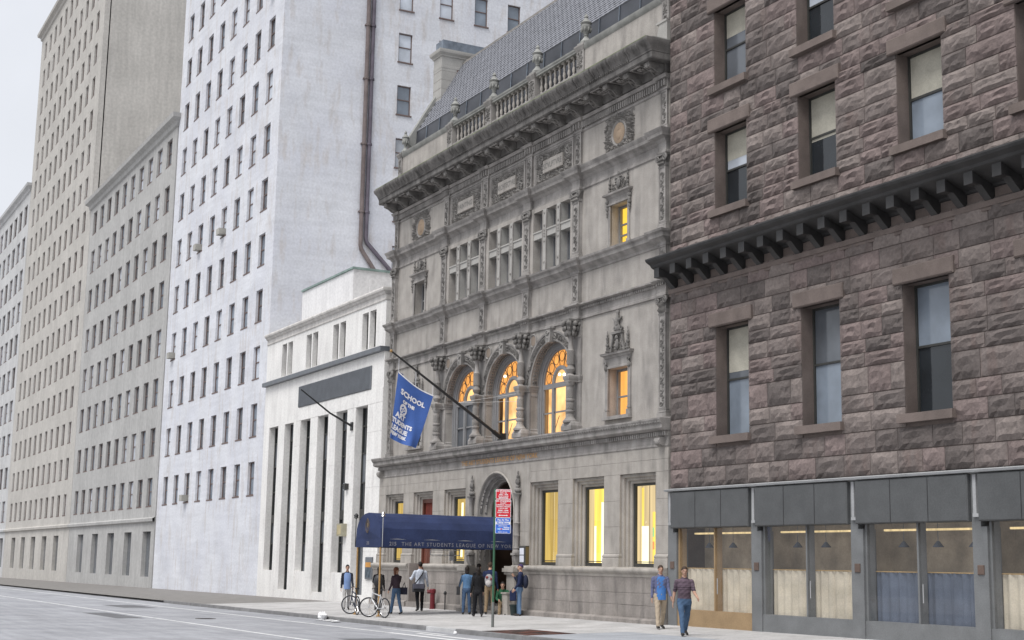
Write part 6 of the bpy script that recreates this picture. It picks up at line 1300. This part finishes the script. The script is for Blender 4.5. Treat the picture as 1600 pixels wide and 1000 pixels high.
held('messenger_bag', 'grey and black messenger bag slung across the man in the white shirt', 'bag', pw[0], [('pouch', mb, LEATHER), ('flap', f_, cloth('grey_flap', (.12, .12, .15))), ('strap', s2, LEATHER)])
pd = person('woman in blue denim jacket and flared jeans standing with her back turned', 12.25, -1.70, R(62), 1.65, (SKIN, cloth('pale_denim_jacket', (.095, .18, .31)), cloth('mid_denim', (.06, .10, .175)), SHOE), hips=(3, -3), knees=(0, 0), arms=((10, 6, 60), (4, 16, 14)), hair=('long', HAIR_D), spread=(6, 6))
mb = MB(); mb.bevbox(-.15, .15, -.06, .06, .70, 1.0, .03); mb.v = [(a * .4 - .31, b * 2.2 - .04, c) for a, b, c in mb.v]; s2 = MB(); s2.tube([(-.3, -.1, .98), (-.24, -.07, 1.2), (-.17, -.03, 1.45), (-.2, .06, 1.2), (-.3, .08, .98)], .016, 6)
held('handbag', 'black handbag on the shoulder of the woman in denim', 'bag', pd[0], [('pouch', mb, LEATHER), ('strap', s2, LEATHER)])
person('person dressed all in black walking towards the arched doorway', 14.38, -2.30, R(72), 1.66, (SKIN, BLACKC, cloth('black_trousers', (.02, .02, .023)), SHOE), hips=(-14, 12), knees=(14, 0), arms=((8, 6, 25), (-6, 8, 15)), hair=('long', HAIR_D))
pb = person('man in navy top and khaki trousers with a patterned backpack facing the doorway', 12.82, -1.04, R(52), 1.80, (SKIN, NAVYC, KHAKI, SHOE), hips=(2, -4), knees=(0, 2), arms=((4, 8, 12), (6, 8, 15)), hair=('short', HAIR_B), build_w=1.1)
mb = MB(); mb.ball((.0, -.21, 1.22), (.155, .11, .235), 14, 10); p_ = MB(); p_.ball((0, -.30, 1.13), (.11, .05, .11), 12, 8); a_ = MB(); a_.ball((-.05, -.29, 1.33), (.06, .05, .05), 10, 6); a_.ball((.09, -.27, 1.27), (.04, .05, .06), 10, 6); s2 = MB()
for q in (-1, 1): s2.tube([(q * .10, -.15, 1.40), (q * .12, -.02, 1.49), (q * .12, .12, 1.38), (q * .14, .12, 1.2), (q * .15, -.02, 1.05), (q * .1, -.17, 1.04)], .02, 6)
held('patterned_backpack', 'pale grey and red patterned backpack on the man in navy', 'backpack', pb[0], [('sack', mb, cloth('grey_backpack', (.30, .29, .30))), ('pocket', p_, cloth('pale_pocket', (.45, .43, .42))), ('patch', a_, cloth('red_patch', (.22, .06, .06))), ('straps', s2, LEATHER)])
person('person in charcoal jacket half hidden behind the man with the backpack', 11.7, -.95, R(30), 1.74, (SKIN, CHAR, DENIM_D, SHOE), arms=((12, 8, 40), (10, 8, 30)), hair=('short', HAIR_D), hips=(4, -4))
person('man in green jacket and khaki trousers sitting on the doorway step', 12.80, -.50, R(-118), 1.75, (SKIN, cloth('green_jacket', (.035, .12, .065)), KHAKI, SHOE), sit=.27, z=.05, hips=(98, 104), knees=(88, 96), arms=((48, 8, 55), (52, 10, 50)), lean=22, head_nod=-18, hair=('short', HAIR_D), spread=(10, 10))
pl = person('man in purple cap, navy jacket and blue jeans leaning on the stone base', 14.52, -.72, R(150), 1.74, (SKIN, NAVYC, cloth('washed_denim', (.12, .19, .30)), SHOE), hips=(4, -2), knees=(4, 0), arms=((14, 4, 128), (4, 10, 30)), lean=-3, head_nod=-14, hair=('cap', cloth('purple_cap', (.06, .045, .11))))
mb = MB(); mb.ball((0, -.21, 1.2), (.14, .11, .24), 12, 8); s2 = MB()
for q in (-1, 1): s2.tube([(q * .10, -.14, 1.40), (q * .12, -.02, 1.49), (q * .12, .12, 1.38), (q * .14, .10, 1.15), (q * .1, -.15, 1.04)], .02, 6)
held('dark_backpack', 'dark backpack between the capped man and the stone wall', 'backpack', pl[0], [('sack', mb, cloth('dark_backpack_cloth', (.03, .035, .06))), ('straps', s2, LEATHER)])
mb = MB(); mb.bevbox(-.12, .12, -.05, .05, .5, .86, .03); mb.v = [(b - .05, a + .22, c + .02) for a, b, c in mb.v]; s2 = MB(); s2.tube([(-.05, .16, .87), (-.08, .22, 1.0), (-.05, .28, .87)], .012, 5)
held('dark_tote', 'dark tote bag held low by the capped man', 'bag', pl[0], [('pouch', mb, NAVYC), ('handle', s2, LEATHER)])
pm_ = person('man in violet grey top over bright blue shirt and pale khaki trousers', 24.9, -1.62, R(-108), 1.76, (SKIN, cloth('grey_violet_top', (.12, .13, .22)), KHAKI_L, SHOE), hips=(14, -12), knees=(3, 16), arms=((-10, 5, 18), (12, 5, 25)), hair=('short', HAIR_B), build_w=1.12, head_turn=0)
mb = MB(); mb.bridge([[pm_[2]((rx * math.cos(R(a)), ry * math.sin(R(a)), zz)) * (1.76 / 1.75) for a in range(42, 139, 8)] for zz, rx, ry in ((.80, .185, .142), (.9, .185, .142), (1.05, .18, .138), (1.2, .18, .137), (1.34, .19, .132), (1.41, .17, .118), (1.46, .12, .10))])
mb.v = [tuple(Vector(v) + (pm_[1]((0, 0, 0)))) for v in mb.v]; build(mb, 'shirt_front', cloth('bright_blue_shirt', (.07, .19, .47)), pm_[0], 60, local=True)
STRIPE = pmat('striped_shirt', (.12, .085, .11), var=.0, scale=1, bump=.2, stretch=(.01, .01, 42), streak=.75)
person('man in striped plum shirt and blue jeans striding past the grey shopfront', 28.2, -3.05, R(-112), 1.80, (SKIN, STRIPE, DENIM, SHOE), hips=(24, -22), knees=(4, 18), arms=((-22, 8, 20), (24, 8, 35)), hair=('short', HAIR_B), sleeves=False, build_w=1.08)
